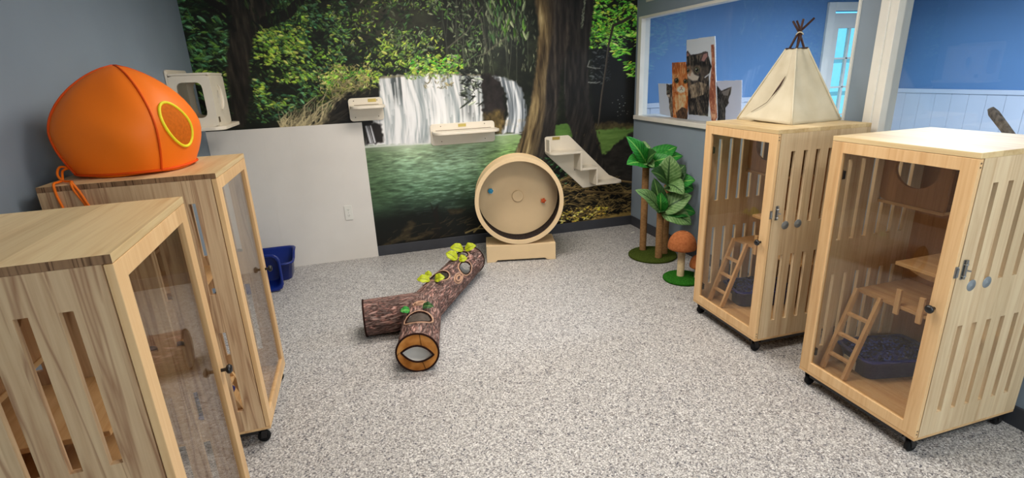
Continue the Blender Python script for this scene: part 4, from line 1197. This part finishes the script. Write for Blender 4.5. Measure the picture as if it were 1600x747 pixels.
# ------------------------------------------------------------------ orange pop-up tent
def make_tent():
    r = thing('pet_tent', 'orange pop-up pet tent with yellow-edged window on top of the left cabinet', 'tent', (-.900, 2.455, CH + .0015), math.radians(-7))
    Hh, zb, n_ = .405, .165, 2.7
    def half(z):
        if z < zb: return .188 + .044 * math.sin(PI / 2 * z / zb)
        return .232 * max(0.0, 1 - ((z - zb) / (Hh - zb)) ** 1.75) ** (1 / 1.45)
    def S(phi, z, k=1.0):
        h = half(z) * k; c, s = math.cos(phi), math.sin(phi)
        rr = h / (abs(c) ** n_ + abs(s) ** n_) ** (1 / n_)
        return Vector((rr * c, rr * s, z))
    N, Zs = 96, [0, .012, .03, .055, .085, .115, .145, .175, .205, .235, .262, .288, .311, .332, .351, .368, .382, .392, .399, .403, Hh]
    V = []; F = []
    for z in Zs[:-1]:
        for k in range(N):
            p = S(2 * PI * k / N, z); wob = 1 + .006 * math.sin(7 * 2 * PI * k / N + z * 30); V.append((p.x * wob, p.y * wob, z + .003 * math.sin(5 * 2 * PI * k / N) * (z < .05)+ .003*(z<.05)))
    V.append((0, 0, Hh)); top = len(V) - 1
    for i in range(len(Zs) - 2):
        for k in range(N): F.append((i * N + k, i * N + (k + 1) % N, (i + 1) * N + (k + 1) % N, (i + 1) * N + k))
    for k in range(N): F.append(((len(Zs) - 2) * N + k, (len(Zs) - 2) * N + (k + 1) % N, top))
    F.append(tuple(range(N))[::-1])
    obj_ = pyobj('shell', V, F, M['orange'], r, True)
    # piped seams along the four wire hoops and round the bottom
    for q in range(4):
        phi = PI / 4 + q * PI / 2
        pts = [S(phi, z, 1.008) for z in np.linspace(.012, Hh - .0005, 36)]
        bm = bmesh.new(); tube(bm, pts, .0042, 8); obj('seam', bm, M['orange_seam'], r, True)
    bm = bmesh.new(); tube(bm, [S(2 * PI * k / 72, .012, 1.006) for k in range(72)], .0045, 8, closed=True); obj('hem', bm, M['orange_seam'], r, True)
    # oval mesh window on the side towards the room
    def Wp(a, rad, off): return S(-.37 + .29 * rad * math.cos(a) - .09 * rad * math.sin(a), .175 + .086 * rad * math.sin(a), 1 + off)
    V = [Wp(0, 0, .012)]; F = []; m = 40
    for j in range(1, 6):
        for k in range(m): V.append(Wp(2 * PI * k / m, j / 5, .010))
    for k in range(m): F.append((0, 1 + k, 1 + (k + 1) % m))
    for j in range(4):
        for k in range(m): F.append((1 + j * m + k, 1 + (j + 1) * m + k, 1 + (j + 1) * m + (k + 1) % m, 1 + j * m + (k + 1) % m))
    wd = pyobj('mesh_window', V, F, M['orange_mesh'], r, True)
    bm = bmesh.new(); tube(bm, [Wp(2 * PI * k / 48, 1.0, .014) for k in range(48)], .0058, 8, closed=True); obj('window_piping', bm, M['yellow'], wd, True)
    # elastic cord looped off the back left corner and over the cabinet edge
    e = Vector((-.900, 2.455, CH + .0015)); W_ = lambda x, y, z: Matrix.Rotation(math.radians(7), 3, 'Z') @ (Vector((x, y, z)) - e)
    for pts in ([(-1.085, 2.335, 1.275), (-1.10, 2.30, 1.285), (-1.10, 2.27, 1.262), (-1.075, 2.24, 1.2425), (-1.03, 2.20, 1.2425), (-1.02, 2.170, 1.241), (-1.015, 2.166, 1.215), (-.995, 2.164, 1.165), (-.975, 2.162, 1.10)],
                [(-1.085, 2.335, 1.275), (-1.095, 2.30, 1.27), (-1.085, 2.26, 1.2425), (-1.075, 2.21, 1.2425), (-1.072, 2.170, 1.241), (-1.07, 2.165, 1.20), (-1.06, 2.164, 1.14)],
                [(-1.02, 2.172, 1.247), (-1.0, 2.165, 1.21), (-.985, 2.161, 1.165), (-.968, 2.159, 1.11)]):
        P = [W_(*p) for p in pts]; sm = []
        for i in range(len(P) - 1):
            p0, p1, p2, p3 = P[max(i - 1, 0)], P[i], P[i + 1], P[min(i + 2, len(P) - 1)]
            for t in np.linspace(0, 1, 6, endpoint=False):
                sm.append(.5 * (2 * p1 + (p2 - p0) * t + (2 * p0 - 5 * p1 + 4 * p2 - p3) * t * t + (3 * p1 - p0 - 3 * p2 + p3) * t ** 3))
        sm.append(P[-1])
        bm = bmesh.new(); tube(bm, sm, .0042, 8); obj('cord', bm, M['orange'], r, True)


make_tent()

# ------------------------------------------------------------------ canvas teepee
def make_teepee():
    e = Vector((2.345, 2.435, CH + .0015))
    r = thing('canvas_teepee', 'small beige canvas teepee with dark poles on the right far cabinet', 'teepee', e)
    H0 = CH + .0015
    base = [Vector((2.140, 2.645, H0)), Vector((2.140, 2.226, H0)), Vector((2.498, 2.262, H0)), Vector((2.498, 2.645, H0))]
    apex = Vector((2.312, 2.435, 1.614)); hw = .036
    topc = [apex + Vector((sx * hw, sy * hw, 0)) for sx, sy in ((-1, 1), (-1, -1), (1, -1), (1, 1))]
    n = NT('natural canvas', .9, .1); vec, _ = n.coords()
    n.color(n.ramp(n.noise(vec, 9, 4), [(.25, (196, 186, 160)), (.75, (214, 206, 184))])); n.bump(n.noise(vec, 420, 2), .25, .001)
    canvas = n.m
    def face(i, u, h):
        a, b = base[i], base[(i + 1) % 4]; c, d = topc[i], topc[(i + 1) % 4]
        p = (a * (1 - u) + b * u) * (1 - h) + (c * (1 - u) + d * u) * h
        nrm = (b - a).cross(c - a).normalized(); ctr = e + Vector((0, 0, .15))
        if (p - ctr).dot(nrm) < 0: nrm = -nrm
        return p, nrm
    def cloth(nm, i, ulo, uhi, f):
        nu, nh = 16, 22; V = []; F = []
        for q in range(nh + 1):
            h = q / nh
            for k in range(nu + 1):
                lo, hi = ulo(h), uhi(h); u = lo + (hi - lo) * k / nu
                p, nn = face(i, u, h); p = p + nn * f(u, h, k / nu); V.append(tuple(p - e))
        for q in range(nh):
            for k in range(nu): F.append((q * (nu + 1) + k, q * (nu + 1) + k + 1, (q + 1) * (nu + 1) + k + 1, (q + 1) * (nu + 1) + k))
        o = pyobj(nm, V, F, canvas, r, True); s = o.modifiers.new('cloth', 'SOLIDIFY'); s.thickness = .0022; return o
    sag = lambda u, h, k: math.sin(PI * min(1, max(0, u))) * (-.010 * math.sin(PI * min(1, h * 1.1)) + .003 * math.sin(9 * u + 5 * h))
    for i in (1, 2, 3): cloth('cloth_panel', i, lambda h: 0, lambda h: 1, sag)
    slit = lambda h: float(np.interp(h, [0, .08, .25, .5, .62, 1], [.22, .30, .54, .66, .69, .72]))
    cloth('door_flap', 0, lambda h: 0, lambda h: min(1, slit(h) + .06), lambda u, h, k: sag(u, h, k) - .012 * k * (h < .62))
    fl = cloth('door_flap', 0, slit, lambda h: 1, lambda u, h, k: sag(u, h, k) + (.046 * (1 - k) ** 1.1 * max(0, 1 - h / .62) ** .8 + .001 * (1 - k)))
    bm = bmesh.new(); tube(bm, [face(0, slit(h) - .003, h)[0] + face(0, .5, h)[1] * (.001 + .047 * max(0, 1 - h / .62) ** .8) - e for h in np.linspace(.10, .63, 22)], [.0012 + .0040 * max(0, math.sin(PI * (k - 9) / 12)) for k in range(22)], 8); obj('slit_edge', bm, M['darkwood'], r)
    # seams down the near edges
    for i in (0, 1, 2, 3):
        bm = bmesh.new(); tube(bm, [base[i].lerp(topc[i], t) - e + Vector((0, 0, .004)) for t in np.linspace(0, .99, 8)], .0045, 8); obj('edge_seam', bm, canvas, r, True)
    # poles through the top, tied with a light cord
    knot = Vector((2.318, 2.432, 1.692)); tips = [Vector((2.37, 2.40, 1.764)), Vector((2.325, 2.47, 1.757)), Vector((2.285, 2.455, 1.755)), Vector((2.30, 2.40, 1.760))]
    for i in range(4):
        bm = bmesh.new(); b = topc[i].lerp(e + Vector((0, 0, .38)), .06)
        foot = base[i].lerp(e, .10) + Vector((0, 0, .008))
        kk = knot + Vector(((-.006, .007, 0), (.007, -.005, .0), (.006, .006, 0), (-.007, -.006, 0))[i])
        tube(bm, [foot - e, topc[i].lerp(Vector((apex.x, apex.y, topc[i].z)), .30) - e, kk - e, tips[i] - e], [.0068, .0062, .0062, .0058], 10)
        obj('pole', bm, M['darkwood'], r, True)
    bm = bmesh.new(); tube(bm, [topc[k] + Vector((0, 0, .002)) - e for k in range(4)], .005, 8, closed=True); obj('top_rim', bm, M['darkwood'], r)
    bm = bmesh.new(); tube(bm, [knot - e + Vector((.0165 * math.cos(a), .0165 * math.sin(a), .006 * math.sin(a * 2))) for a in np.linspace(0, 2 * PI, 24, endpoint=False)], .0032, 6, closed=True); obj('tie', bm, canvas, r, True)


make_teepee()

# ------------------------------------------------------------------ artificial plants
def blade(name, p, q, width, mat, parent, org, cup=.25, bend=.12, roll=0.0, seed=0, wide=1.0):
    """one leaf from p (stalk) to q (tip): pointed oval with a folded midrib, arching"""
    p, q, org = Vector(p), Vector(q), Vector(org); d = q - p; width = width * wide; L = d.length; d.normalize()
    view = Vector((0, 0, 1.55)) - (p + q) / 2; view.normalize()
    s = d.cross(Vector((0, 0, 1)) * .55 + view * .75).normalized()
    s = (Matrix.Rotation(roll, 3, d) @ s).normalized(); nn = s.cross(d).normalized()
    rs = random.Random(seed); ph = rs.uniform(0, 6)
    nv, nu = 14, 8; bm = bmesh.new(); uvl = bm.loops.layers.uv.new('UVMap'); G = []
    for j in range(nv + 1):
        v = j / nv; w_ = width / 2 * (math.sin(PI * v ** .82) ** .8 if 0 < v < 1 else 0) + .0015
        c = p + d * (L * v) + nn * (bend * L * math.sin(PI * v * .9))
        G.append([(bm.verts.new(c + s * (w_ * (k / nu * 2 - 1)) + nn * (cup * w_ * abs(k / nu * 2 - 1) + .004 * math.sin(v * 16 + ph) * abs(k / nu * 2 - 1)) - org), (k / nu, v)) for k in range(nu + 1)])
    for j in range(nv):
        for k in range(nu):
            qd = [G[j][k], G[j][k + 1], G[j + 1][k + 1], G[j + 1][k]]
            f = bm.faces.new([a for a, _ in qd])
            for lp, (_, uv) in zip(f.loops, qd): lp[uvl].uv = uv
    o = obj(name, bm, mat, parent, True); sd = o.modifiers.new('thickness', 'SOLIDIFY'); sd.thickness = .0016
    return o


def make_palm():
    e = Vector((2.268, 3.715, 0))
    r = thing('palm_scratching_post', 'artificial palm with three brown sisal trunks on green turf in the corner', 'cat scratcher', e)
    bm = bmesh.new(); lathe(bm, [(0, .0), (.196, 0), (.204, .006), (.204, .016), (.198, .022), (0, .024)], 56); obj('turf_base', bm, M['turf'], r, True)
    trunks = [((2.241, 3.835), .775), ((2.362, 3.685), .62), ((2.262, 3.612), .415)]
    for (x, y), h in trunks:
        bm = bmesh.new(); lathe(bm, [(.029, .022), (.029, h - .004), (.024, h), (0, h)], 28, (x - e.x, y - e.y, 0)); obj('trunk', bm, M['sisal'], r, True)
    T1, T2, T3 = (2.238, 3.825, .775), (2.36, 3.68, .622), (2.258, 3.606, .42)
    bl, pl, dk = M['leaf_bright'], M['leaf_pale'], M['leaf_dark']
    L = [(T1, (2.010, 3.78, 1.03), .12, bl), (T1, (1.985, 3.70, .815), .15, bl), (T1, (2.245, 3.90, .965), .10, pl), (T1, (2.505, 3.80, .905), .14, bl), (T1, (2.525, 3.74, .835), .13, bl),
         (T1, (2.13, 3.80, .955), .12, bl), (T1, (2.235, 3.66, .90), .14, dk), (T1, (2.215, 3.66, .775), .08, pl), (T1, (2.39, 3.68, .84), .12, bl),
         (T2, (2.352, 3.66, .872), .17, pl), (T2, (2.130, 3.58, .765), .16, dk), (T2, (2.500, 3.66, .775), .15, dk), (T2, (2.548, 3.60, .572), .17, bl), (T2, (2.385, 3.48, .570), .13, pl), (T2, (2.440, 3.80, .80), .10, pl), (T2, (2.535, 3.56, .66), .14, bl),
         (T3, (1.975, 3.54, .642), .12, pl), (T3, (2.175, 3.60, .715), .11, dk), (T3, (2.470, 3.50, .556), .16, pl), (T3, (2.525, 3.62, .520), .12, bl), (T3, (2.548, 3.56, .380), .15, bl), (T3, (2.460, 3.47, .315), .14, pl), (T3, (2.190, 3.52, .44), .07, dk), (T3, (2.225, 3.57, .60), .10, bl)]
    for i, (a, b, w_, m) in enumerate(L): blade('leaf', a, b, w_, m, r, e, seed=i, wide=1.18, cup=.22, bend=.10 if b[2] > a[2] else .2)


make_palm()


def make_mushroom():
    e = Vector((2.205, 3.17, 0))
    r = thing('mushroom_scratching_post', 'sisal mushroom cat scratcher with rust cap on bright grass base', 'cat scratcher', e)
    bm = bmesh.new(); lathe(bm, [(0, 0), (.140, 0), (.147, .006), (.147, .016), (.140, .022), (0, .024)], 48); obj('turf_base', bm, M['turf2'], r, True)
    for (x, y), h, rs_, rc, hc in (((2.198, 3.193), .252, .027, .105, .122), ((2.292, 3.115), .115, .022, .062, .085)):
        ox, oy = x - e.x, y - e.y
        bm = bmesh.new(); lathe(bm, [(rs_, .022), (rs_, h), (0, h)], 28, (ox, oy, 0)); obj('stem', bm, M['sisal_pale'], r, True)
        pr = [(0, h - .012), (rc * .8, h - .014), (rc * .96, h - .008)] + [(rc * math.cos(a) ** .9, h + .004 + hc * math.sin(a)) for a in np.linspace(0, PI / 2 - .02, 14)] + [(0, h + .004 + hc)]
        bm = bmesh.new(); lathe(bm, pr, 40, (ox, oy, 0)); obj('cap', bm, M['sisal_cap'], r, True)


make_mushroom()

# ------------------------------------------------------------------ litter boxes in the back left corner
def tub(name, label, loc, rot, lx, ly, h, mat, dip):
    r = thing(name, label, 'litter pan', loc, 0, 'blue litter boxes in the back corner'); r.rotation_euler = rot
    bm = bmesh.new(); n = 48
    def ringv(ex, z, d): 
        out = []
        for x, y in resample(rrect(-lx / 2 - ex, lx / 2 + ex, -ly / 2 - ex, ly / 2 + ex, .06, 6), n):
            out.append(bm.verts.new((x, y, z - (d * (.5 - .5 * math.tanh(y / ly * 10)) if d else 0))))
        return out
    R_ = [ringv(-.035, 0, 0), ringv(-.025, .006, 0), ringv(-.004, h - .014, dip), ringv(.012, h - .014, dip), ringv(.014, h - .004, dip), ringv(.010, h, dip), ringv(-.003, h, dip), ringv(-.010, h - .016, dip), ringv(-.031, .012, 0), ringv(-.042, .008, 0)]
    bm.faces.new(R_[0])
    for a, b in zip(R_, R_[1:]):
        for k in range(n): bm.faces.new((a[k], a[(k + 1) % n], b[(k + 1) % n], b[k]))
    bm.faces.new(R_[-1][::-1]); obj('tub', bm, M[mat], r, True)


tub('litter_box', 'royal blue litter box standing upright against the wainscot behind the left cabinet', (-.94, 4.44, 0), (0, 0, 0), .50, .30, .215, 'royal', .055)
tub('litter_box', 'royal blue litter box tipped on its side in front of the upright blue box', (-.96, 4.255, .145), (math.radians(86), 0, math.radians(-4)), .44, .27, .16, 'royal', 0)

# ------------------------------------------------------------------ plush log tunnel
def make_log():
    e = Vector((.235, 3.10, 0)); cz = .117; Rr = .115
    r = thing('log_tunnel', 'plush Y-shaped log tunnel with felt leaves lying on the floor', 'cat tunnel', e)
    J = Vector((0, 0, cz))
    arms = [(Vector((.137, 2.555, cz)) - e, 'front'), (Vector((-.135, 3.105, cz)) - e, 'left'), (Vector((.712, 3.900, cz)) - e, 'far')]
    tmp = []
    def cyl(p, q, rad, seg=48):
        bm = bmesh.new(); d = (q - p); k = max(2, int(d.length / .03)); tube(bm, [p + d * i / k for i in range(k + 1)], rad, seg)
        bmesh.ops.recalc_face_normals(bm, faces=bm.faces); me = bpy.data.meshes.new('t'); bm.to_mesh(me); bm.free()
        o = bpy.data.objects.new('t', me); COL.objects.link(o); tmp.append(o); return o
    def ball(rad):
        bm = bmesh.new(); bmesh.ops.create_uvsphere(bm, u_segments=48, v_segments=24, radius=rad); bmesh.ops.translate(bm, verts=bm.verts, vec=J)
        me = bpy.data.meshes.new('t'); bm.to_mesh(me); bm.free(); o = bpy.data.objects.new('t', me); COL.objects.link(o); tmp.append(o); return o
    def fused(rad, extra):
        a = ball(rad * 1.001)
        for i, (t, _) in enumerate(arms):
            d = (t - J).normalized(); c = cyl(J, t + d * extra, rad * (1 - .0007 * i))
            m = a.modifiers.new('u', 'BOOLEAN'); m.operation = 'UNION'; m.object = c; m.solver = 'EXACT'
        return a
    outer, inner = fused(Rr, 0), fused(Rr - .009, .02)
    cuts = [inner]
    holes = []  # centre on the skin, axis direction, semi axes (along arm, across)
    far = (arms[2][0] - J).normalized(); fr = (arms[0][0] - J).normalized()
    side = lambda d: d.cross(Vector((0, 0, 1))).normalized()
    def hole(d, s, ang, la, lc):
        sd = side(d); up = Vector((0, 0, 1)); nrm = (up * math.cos(ang) + sd * math.sin(ang)).normalized(); c = J + d * s + nrm * Rr
        tan = d.cross(nrm).normalized(); holes.append((c, nrm, d, tan, la, lc))
        bm = bmesh.new(); k = 28
        lo = [bm.verts.new(c - nrm * .055 + d * la * math.cos(2 * PI * i / k) + tan * lc * math.sin(2 * PI * i / k)) for i in range(k)]
        hi = [bm.verts.new(c + nrm * .04 + d * la * math.cos(2 * PI * i / k) + tan * lc * math.sin(2 * PI * i / k)) for i in range(k)]
        bm.faces.new(lo); bm.faces.new(hi[::-1])
        for i in range(k): bm.faces.new((lo[i], hi[i], hi[(i + 1) % k], lo[(i + 1) % k]))
        bmesh.ops.recalc_face_normals(bm, faces=bm.faces); me = bpy.data.meshes.new('t'); bm.to_mesh(me); bm.free()
        o = bpy.data.objects.new('t', me); COL.objects.link(o); tmp.append(o); cuts.append(o)
    hole(fr, .345, math.radians(0), .064, .072)          # near the front end, mesh behind
    hole(far, .30, math.radians(-4), .078, .060)         # half way, mesh behind
    hole(far, .575, math.radians(50), .085, .045)         # on the right flank, open
    hole(far, .74, math.radians(-8), .066, .060)        # towards the far end
    for c in cuts:
        m = outer.modifiers.new('c', 'BOOLEAN'); m.operation = 'DIFFERENCE'; m.object = c; m.solver = 'EXACT'
    dg = bpy.context.evaluated_depsgraph_get(); dg.update()
    me = bpy.data.meshes.new_from_object(outer.evaluated_get(dg)); me.name = 'tunnel_skin'
    for o in tmp: bpy.data.objects.remove(o, do_unlink=True)
    # bark runs along each arm: store arm-aligned coordinates per corner; white lining inside
    at = me.attributes.new('bark', 'FLOAT_VECTOR', 'CORNER'); lining = []
    for p in me.polygons:
        c = p.center; best = min(arms, key=lambda a: ((c - J) - (a[0] - J).normalized() * max(0, (c - J).dot((a[0] - J).normalized()))).length)
        d = (best[0] - J).normalized(); sd = side(d); rad = (c - J) - d * (c - J).dot(d)
        dist = min(((c - J) - (a[0] - J).normalized() * max(0, (c - J).dot((a[0] - J).normalized()))).length for a in arms)
        p.material_index = 1 if dist < Rr - .0055 else 0
        for li in p.loop_indices:
            v = me.vertices[me.loops[li].vertex_index].co - J
            at.data[li].vector = (v.dot(d) + arms.index(best) * 3, v.dot(sd), v.z)
    n = NT('printed bark plush', .9, .1); a = n.add('ShaderNodeAttribute', attribute_name='bark')
    def mp(s):
        m_ = n.add('ShaderNodeMapping'); m_.inputs['Scale'].default_value = s; n.link(a.outputs['Vector'], m_.inputs[0]); return m_.outputs[0]
    f1 = n.noise(mp((11, 46, 46)), 1, 3, .55, .9); f2 = n.noise(mp((40, 130, 130)), 1, 3, .6)
    def crack(f):
        q = n.add('ShaderNodeMath', operation='SUBTRACT'); n.link(f, q.inputs[0]); q.inputs[1].default_value = .5
        k = n.add('ShaderNodeMath', operation='ABSOLUTE'); n.link(q.outputs[0], k.inputs[0]); return k.outputs[0]
    f3 = n.noise(mp((7, 26, 26)), 1, 2, .5, .6)
    c1 = n.ramp(crack(f3), [(0.0, (20, 10, 10)), (.035, (50, 30, 28)), (.085, (160, 116, 106)), (.18, (214, 180, 170))])
    c2 = n.ramp(crack(f1), [(0.0, (26, 14, 14)), (.04, (74, 46, 42)), (.09, (186, 146, 134)), (.16, (236, 210, 200))])
    c3 = n.ramp(f2, [(.36, (96, 66, 58)), (.62, (236, 208, 198))])
    n.color(n.mix(.42, n.mix(1.0, c1, c2, 'MULTIPLY'), n.mix(.35, c2, c3))); n.bump(f1, .5, .004)
    white = plain('white tunnel lining', (234, 231, 226), .8, .1, vary=.02)
    for m_ in (n.m, white):                                        # thin plush lets light through
        nt = m_.node_tree; tl = nt.nodes.new('ShaderNodeBsdfTranslucent'); tl.inputs[0].default_value = (.8, .74, .70, 1)
        ms = nt.nodes.new('ShaderNodeMixShader'); ms.inputs[0].default_value = .06 if m_ is n.m else .3; po = nt.nodes['Principled BSDF']
        nt.links.new(po.outputs[0], ms.inputs[1]); nt.links.new(tl.outputs[0], ms.inputs[2]); nt.links.new(ms.outputs[0], nt.nodes['Material Output'].inputs[0])
    skin = link('tunnel_skin', me, [n.m, white], r)
    rim = plain('dark brown felt edging', (42, 24, 20), .9, .1)
    bmr = bmesh.new()
    for t, nm in arms:
        d = (t - J).normalized(); sd = side(d); up = sd.cross(d)
        tube(bmr, [t + sd * Rr * math.cos(q) + up * Rr * math.sin(q) for q in np.linspace(0, 2 * PI, 56, endpoint=False)], .0055, 8, closed=True)
    obj('end_rims', bmr, rim, r, True)
    # cut-log faces with an eye-shaped opening
    nw = NT('printed log end', .9, .1); vec, src = nw.coords()
    wv = nw.add('ShaderNodeTexNoise'); wv.inputs['Scale'].default_value = 14; nw.link(src, wv.inputs['Vector'])
    nw.color(nw.ramp(wv.outputs['Fac'], [(.3, (150, 92, 40)), (.5, (190, 128, 66)), (.7, (206, 150, 88))]))
    for t, nm in arms:
        d = (t - J).normalized(); sd = side(d); up = Vector((0, 0, 1)) if nm != 'x' else up
        up = sd.cross(d).normalized(); up = up if up.z > 0 else -up; k = 64
        if nm != 'front': continue
        def eye(q, s):
            # almond: two arcs meeting at the corners, slightly tipped
            x = math.cos(q) * .088; y = .049 * (1 - (x / .088) ** 2) * (1 if math.sin(q) >= 0 else -1)
            x, y = x * s, (y - .006) * s + .0; ca, sa = math.cos(.16), math.sin(.16)
            return t + d * .001 + sd * (x * ca - y * sa) * (1 if nm == 'front' else 1) + up * (x * sa + y * ca)
        V = []; F = []
        for q in np.linspace(0, 2 * PI, k, endpoint=False):
            o_ = t + sd * (Rr - .001) * math.cos(q) + up * (Rr - .001) * math.sin(q); i_ = eye(q, 1)
            V += [tuple(o_ + d * .001), tuple(i_), tuple(o_ - d * .005), tuple(i_ - d * .006)]
        for i in range(k):
            j = (i + 1) % k; F += [(4 * i, 4 * j, 4 * j + 1, 4 * i + 1), (4 * i + 2, 4 * i + 3, 4 * j + 3, 4 * j + 2), (4 * i + 1, 4 * j + 1, 4 * j + 3, 4 * i + 3)]
        face = pyobj('end_face', V, F, nw.m, r)
        bm = bmesh.new(); tube(bm, [eye(q, 1.0) + d * .002 for q in np.linspace(0, 2 * PI, 48, endpoint=False)], .0055, 8, closed=True)
        for q0, q1 in ((1.75, 0), (-.1, 0), (-1.9, 0)):
            p0 = t + sd * Rr * .98 * math.cos(q0) + up * Rr * .98 * math.sin(q0); p1 = eye(q0, 1.12)
            tube(bm, [p0 + d * .002, p1 + d * .002], .0012, 6)
        obj('opening_edge', bm, rim, face, True)
        V = []; F = []                                             # shallow white bowl added behind the opening to catch light
        for j, (sc_, dp) in enumerate(((1.0, .003), (.96, .012), (.85, .022), (.62, .034), (.35, .042), (.02, .045))):
            for q in np.linspace(0, 2 * PI, k, endpoint=False): V.append(tuple(t - d * dp + (eye(q, 1.0) - t) * sc_))
        for j in range(5):
            for i in range(k): F.append((j * k + i, j * k + (i + 1) % k, (j + 1) * k + (i + 1) % k, (j + 1) * k + i))
        pyobj('opening_reflector', V, F, white, face, True)
    # dark edging round the holes, mesh patches, knots and felt leaves
    meshm = plain('grey mesh patch', (84, 76, 70), .9, .1, vary=.15, scale=40)
    tanm = plain('tan felt trim', (176, 140, 116), .9, .1, vary=.15, scale=30)
    def onskin(c, d, tan, nrm, x, y, off=0):
        # point on the round skin at offsets along the arm and across it
        a = y / Rr; ctr = c - nrm * Rr
        return ctr + d * x + (nrm * math.cos(a) + tan * math.sin(a)) * (Rr + off)
    for i, (c, nrm, d, tan, la, lc) in enumerate(holes):
        f = Rr * math.asin(min(.99, lc / Rr)) / lc
        E_ = [onskin(c, d, tan, nrm, la * 1.02 * math.cos(q), lc * f * 1.02 * math.sin(q)) for q in np.linspace(0, 2 * PI, 44, endpoint=False)]
        bm = bmesh.new(); tube(bm, E_, .0042, 8, closed=True); ed = obj('hole_edge', bm, rim, r, True)
        bm = bmesh.new(); tube(bm, [onskin(c, d, tan, nrm, la * 1.17 * math.cos(q), lc * f * 1.17 * math.sin(q)) for q in np.linspace(0, 2 * PI, 44, endpoint=False)], .0055, 8, closed=True); obj('hole_trim', bm, tanm, r, True)
        if i in (0, 3):
            V = []; F = []
            for s in (0.0, .5, 1.0) if i != 3 else (.0, .45, .7):
                for q in np.linspace(0, 2 * PI, 32, endpoint=False): V.append(tuple(onskin(c, d, tan, nrm, la * s * math.cos(q), lc * f * s * math.sin(q), -.006)))
            for s in range(2):
                for k in range(32): F.append((s * 32 + k, s * 32 + (k + 1) % 32, (s + 1) * 32 + (k + 1) % 32, (s + 1) * 32 + k))
            pyobj('mesh_patch', V, F, meshm, r, True)
    def knot(d, s, ang, la, lc):
        sd = side(d); nrm = (Vector((0, 0, 1)) * math.cos(ang) + sd * math.sin(ang)).normalized(); c = J + d * s + nrm * Rr; tan = d.cross(nrm).normalized()
        bm = bmesh.new()
        for q in (1.0, .55): tube(bm, [onskin(c, d, tan, nrm, la * q * math.cos(a), lc * q * math.sin(a), .001) for a in np.linspace(0, 2 * PI, 30, endpoint=False)], .005 if q == 1 else .008, 8, closed=True)
        obj('knot', bm, tanm, r, True)
    knot(fr, .16, 0.0, .03, .045); knot(far, .40, math.radians(58), .07, .03)
    def felt(d, s, ang, L, wd, rot, lift, mat):
        sd = side(d); nrm = (Vector((0, 0, 1)) * math.cos(ang) + sd * math.sin(ang)).normalized(); c = J + d * s + nrm * (Rr + .006); tan = d.cross(nrm).normalized()
        dirv = (d * math.cos(rot) + tan * math.sin(rot)); q = c + dirv * L + nrm * lift
        blade('felt_leaf', c + e, q + e, wd, mat, r, e, cup=.3, bend=.22, seed=int(s * 100))
    lm, dkg = M['leaf_lime'], M['leaf_bright']
    felt(fr, .235, math.radians(28), .05, .045, math.radians(75), .03, dkg); felt(fr, .225, math.radians(-8), .075, .045, math.radians(-70), .014, M['leaf_dark'])
    felt(far, .195, math.radians(2), .075, .062, math.radians(75), .02, lm); felt(far, .195, math.radians(-14), .085, .060, math.radians(-100), .025, lm); felt(far, .365, math.radians(-46), .075, .06, math.radians(-70), .03, lm)
    felt(far, .60, math.radians(8), .10, .075, math.radians(-80), .03, lm); felt(far, .60, math.radians(14), .06, .06, math.radians(60), .02, lm)
    felt(far, .815, math.radians(-6), .10, .075, math.radians(-105), .035, lm); felt(far, .82, math.radians(0), .09, .07, math.radians(70), .03, lm)


make_log()

# ------------------------------------------------------------------ weathered stick behind the second window
r = thing('wooden_stick', 'weathered grey wooden stick leaning behind the glass above the nearest right cabinet', 'stick', (RIGHT + .115, 1.50, SILL + .031))
n = NT('weathered grey wood', .8, .15); vec, _ = n.coords((12, 12, 3)); n.color(n.ramp(n.noise(vec, 6, 4), [(.3, (72, 64, 58)), (.7, (146, 134, 122))]))
bm = bmesh.new(); tube(bm, [(0, .0, .006), (0, .078, .09), (0, .162, .18), (0, .178, .20)], [.019, .018, .02, .012], 8); obj('shaft', bm, n.m, r)
bm = bmesh.new(); lathe(bm, [(0, 0), (.036, 0), (.036, .006), (.02, .014), (0, .014)], 20); obj('foot', bm, M['black'], r)
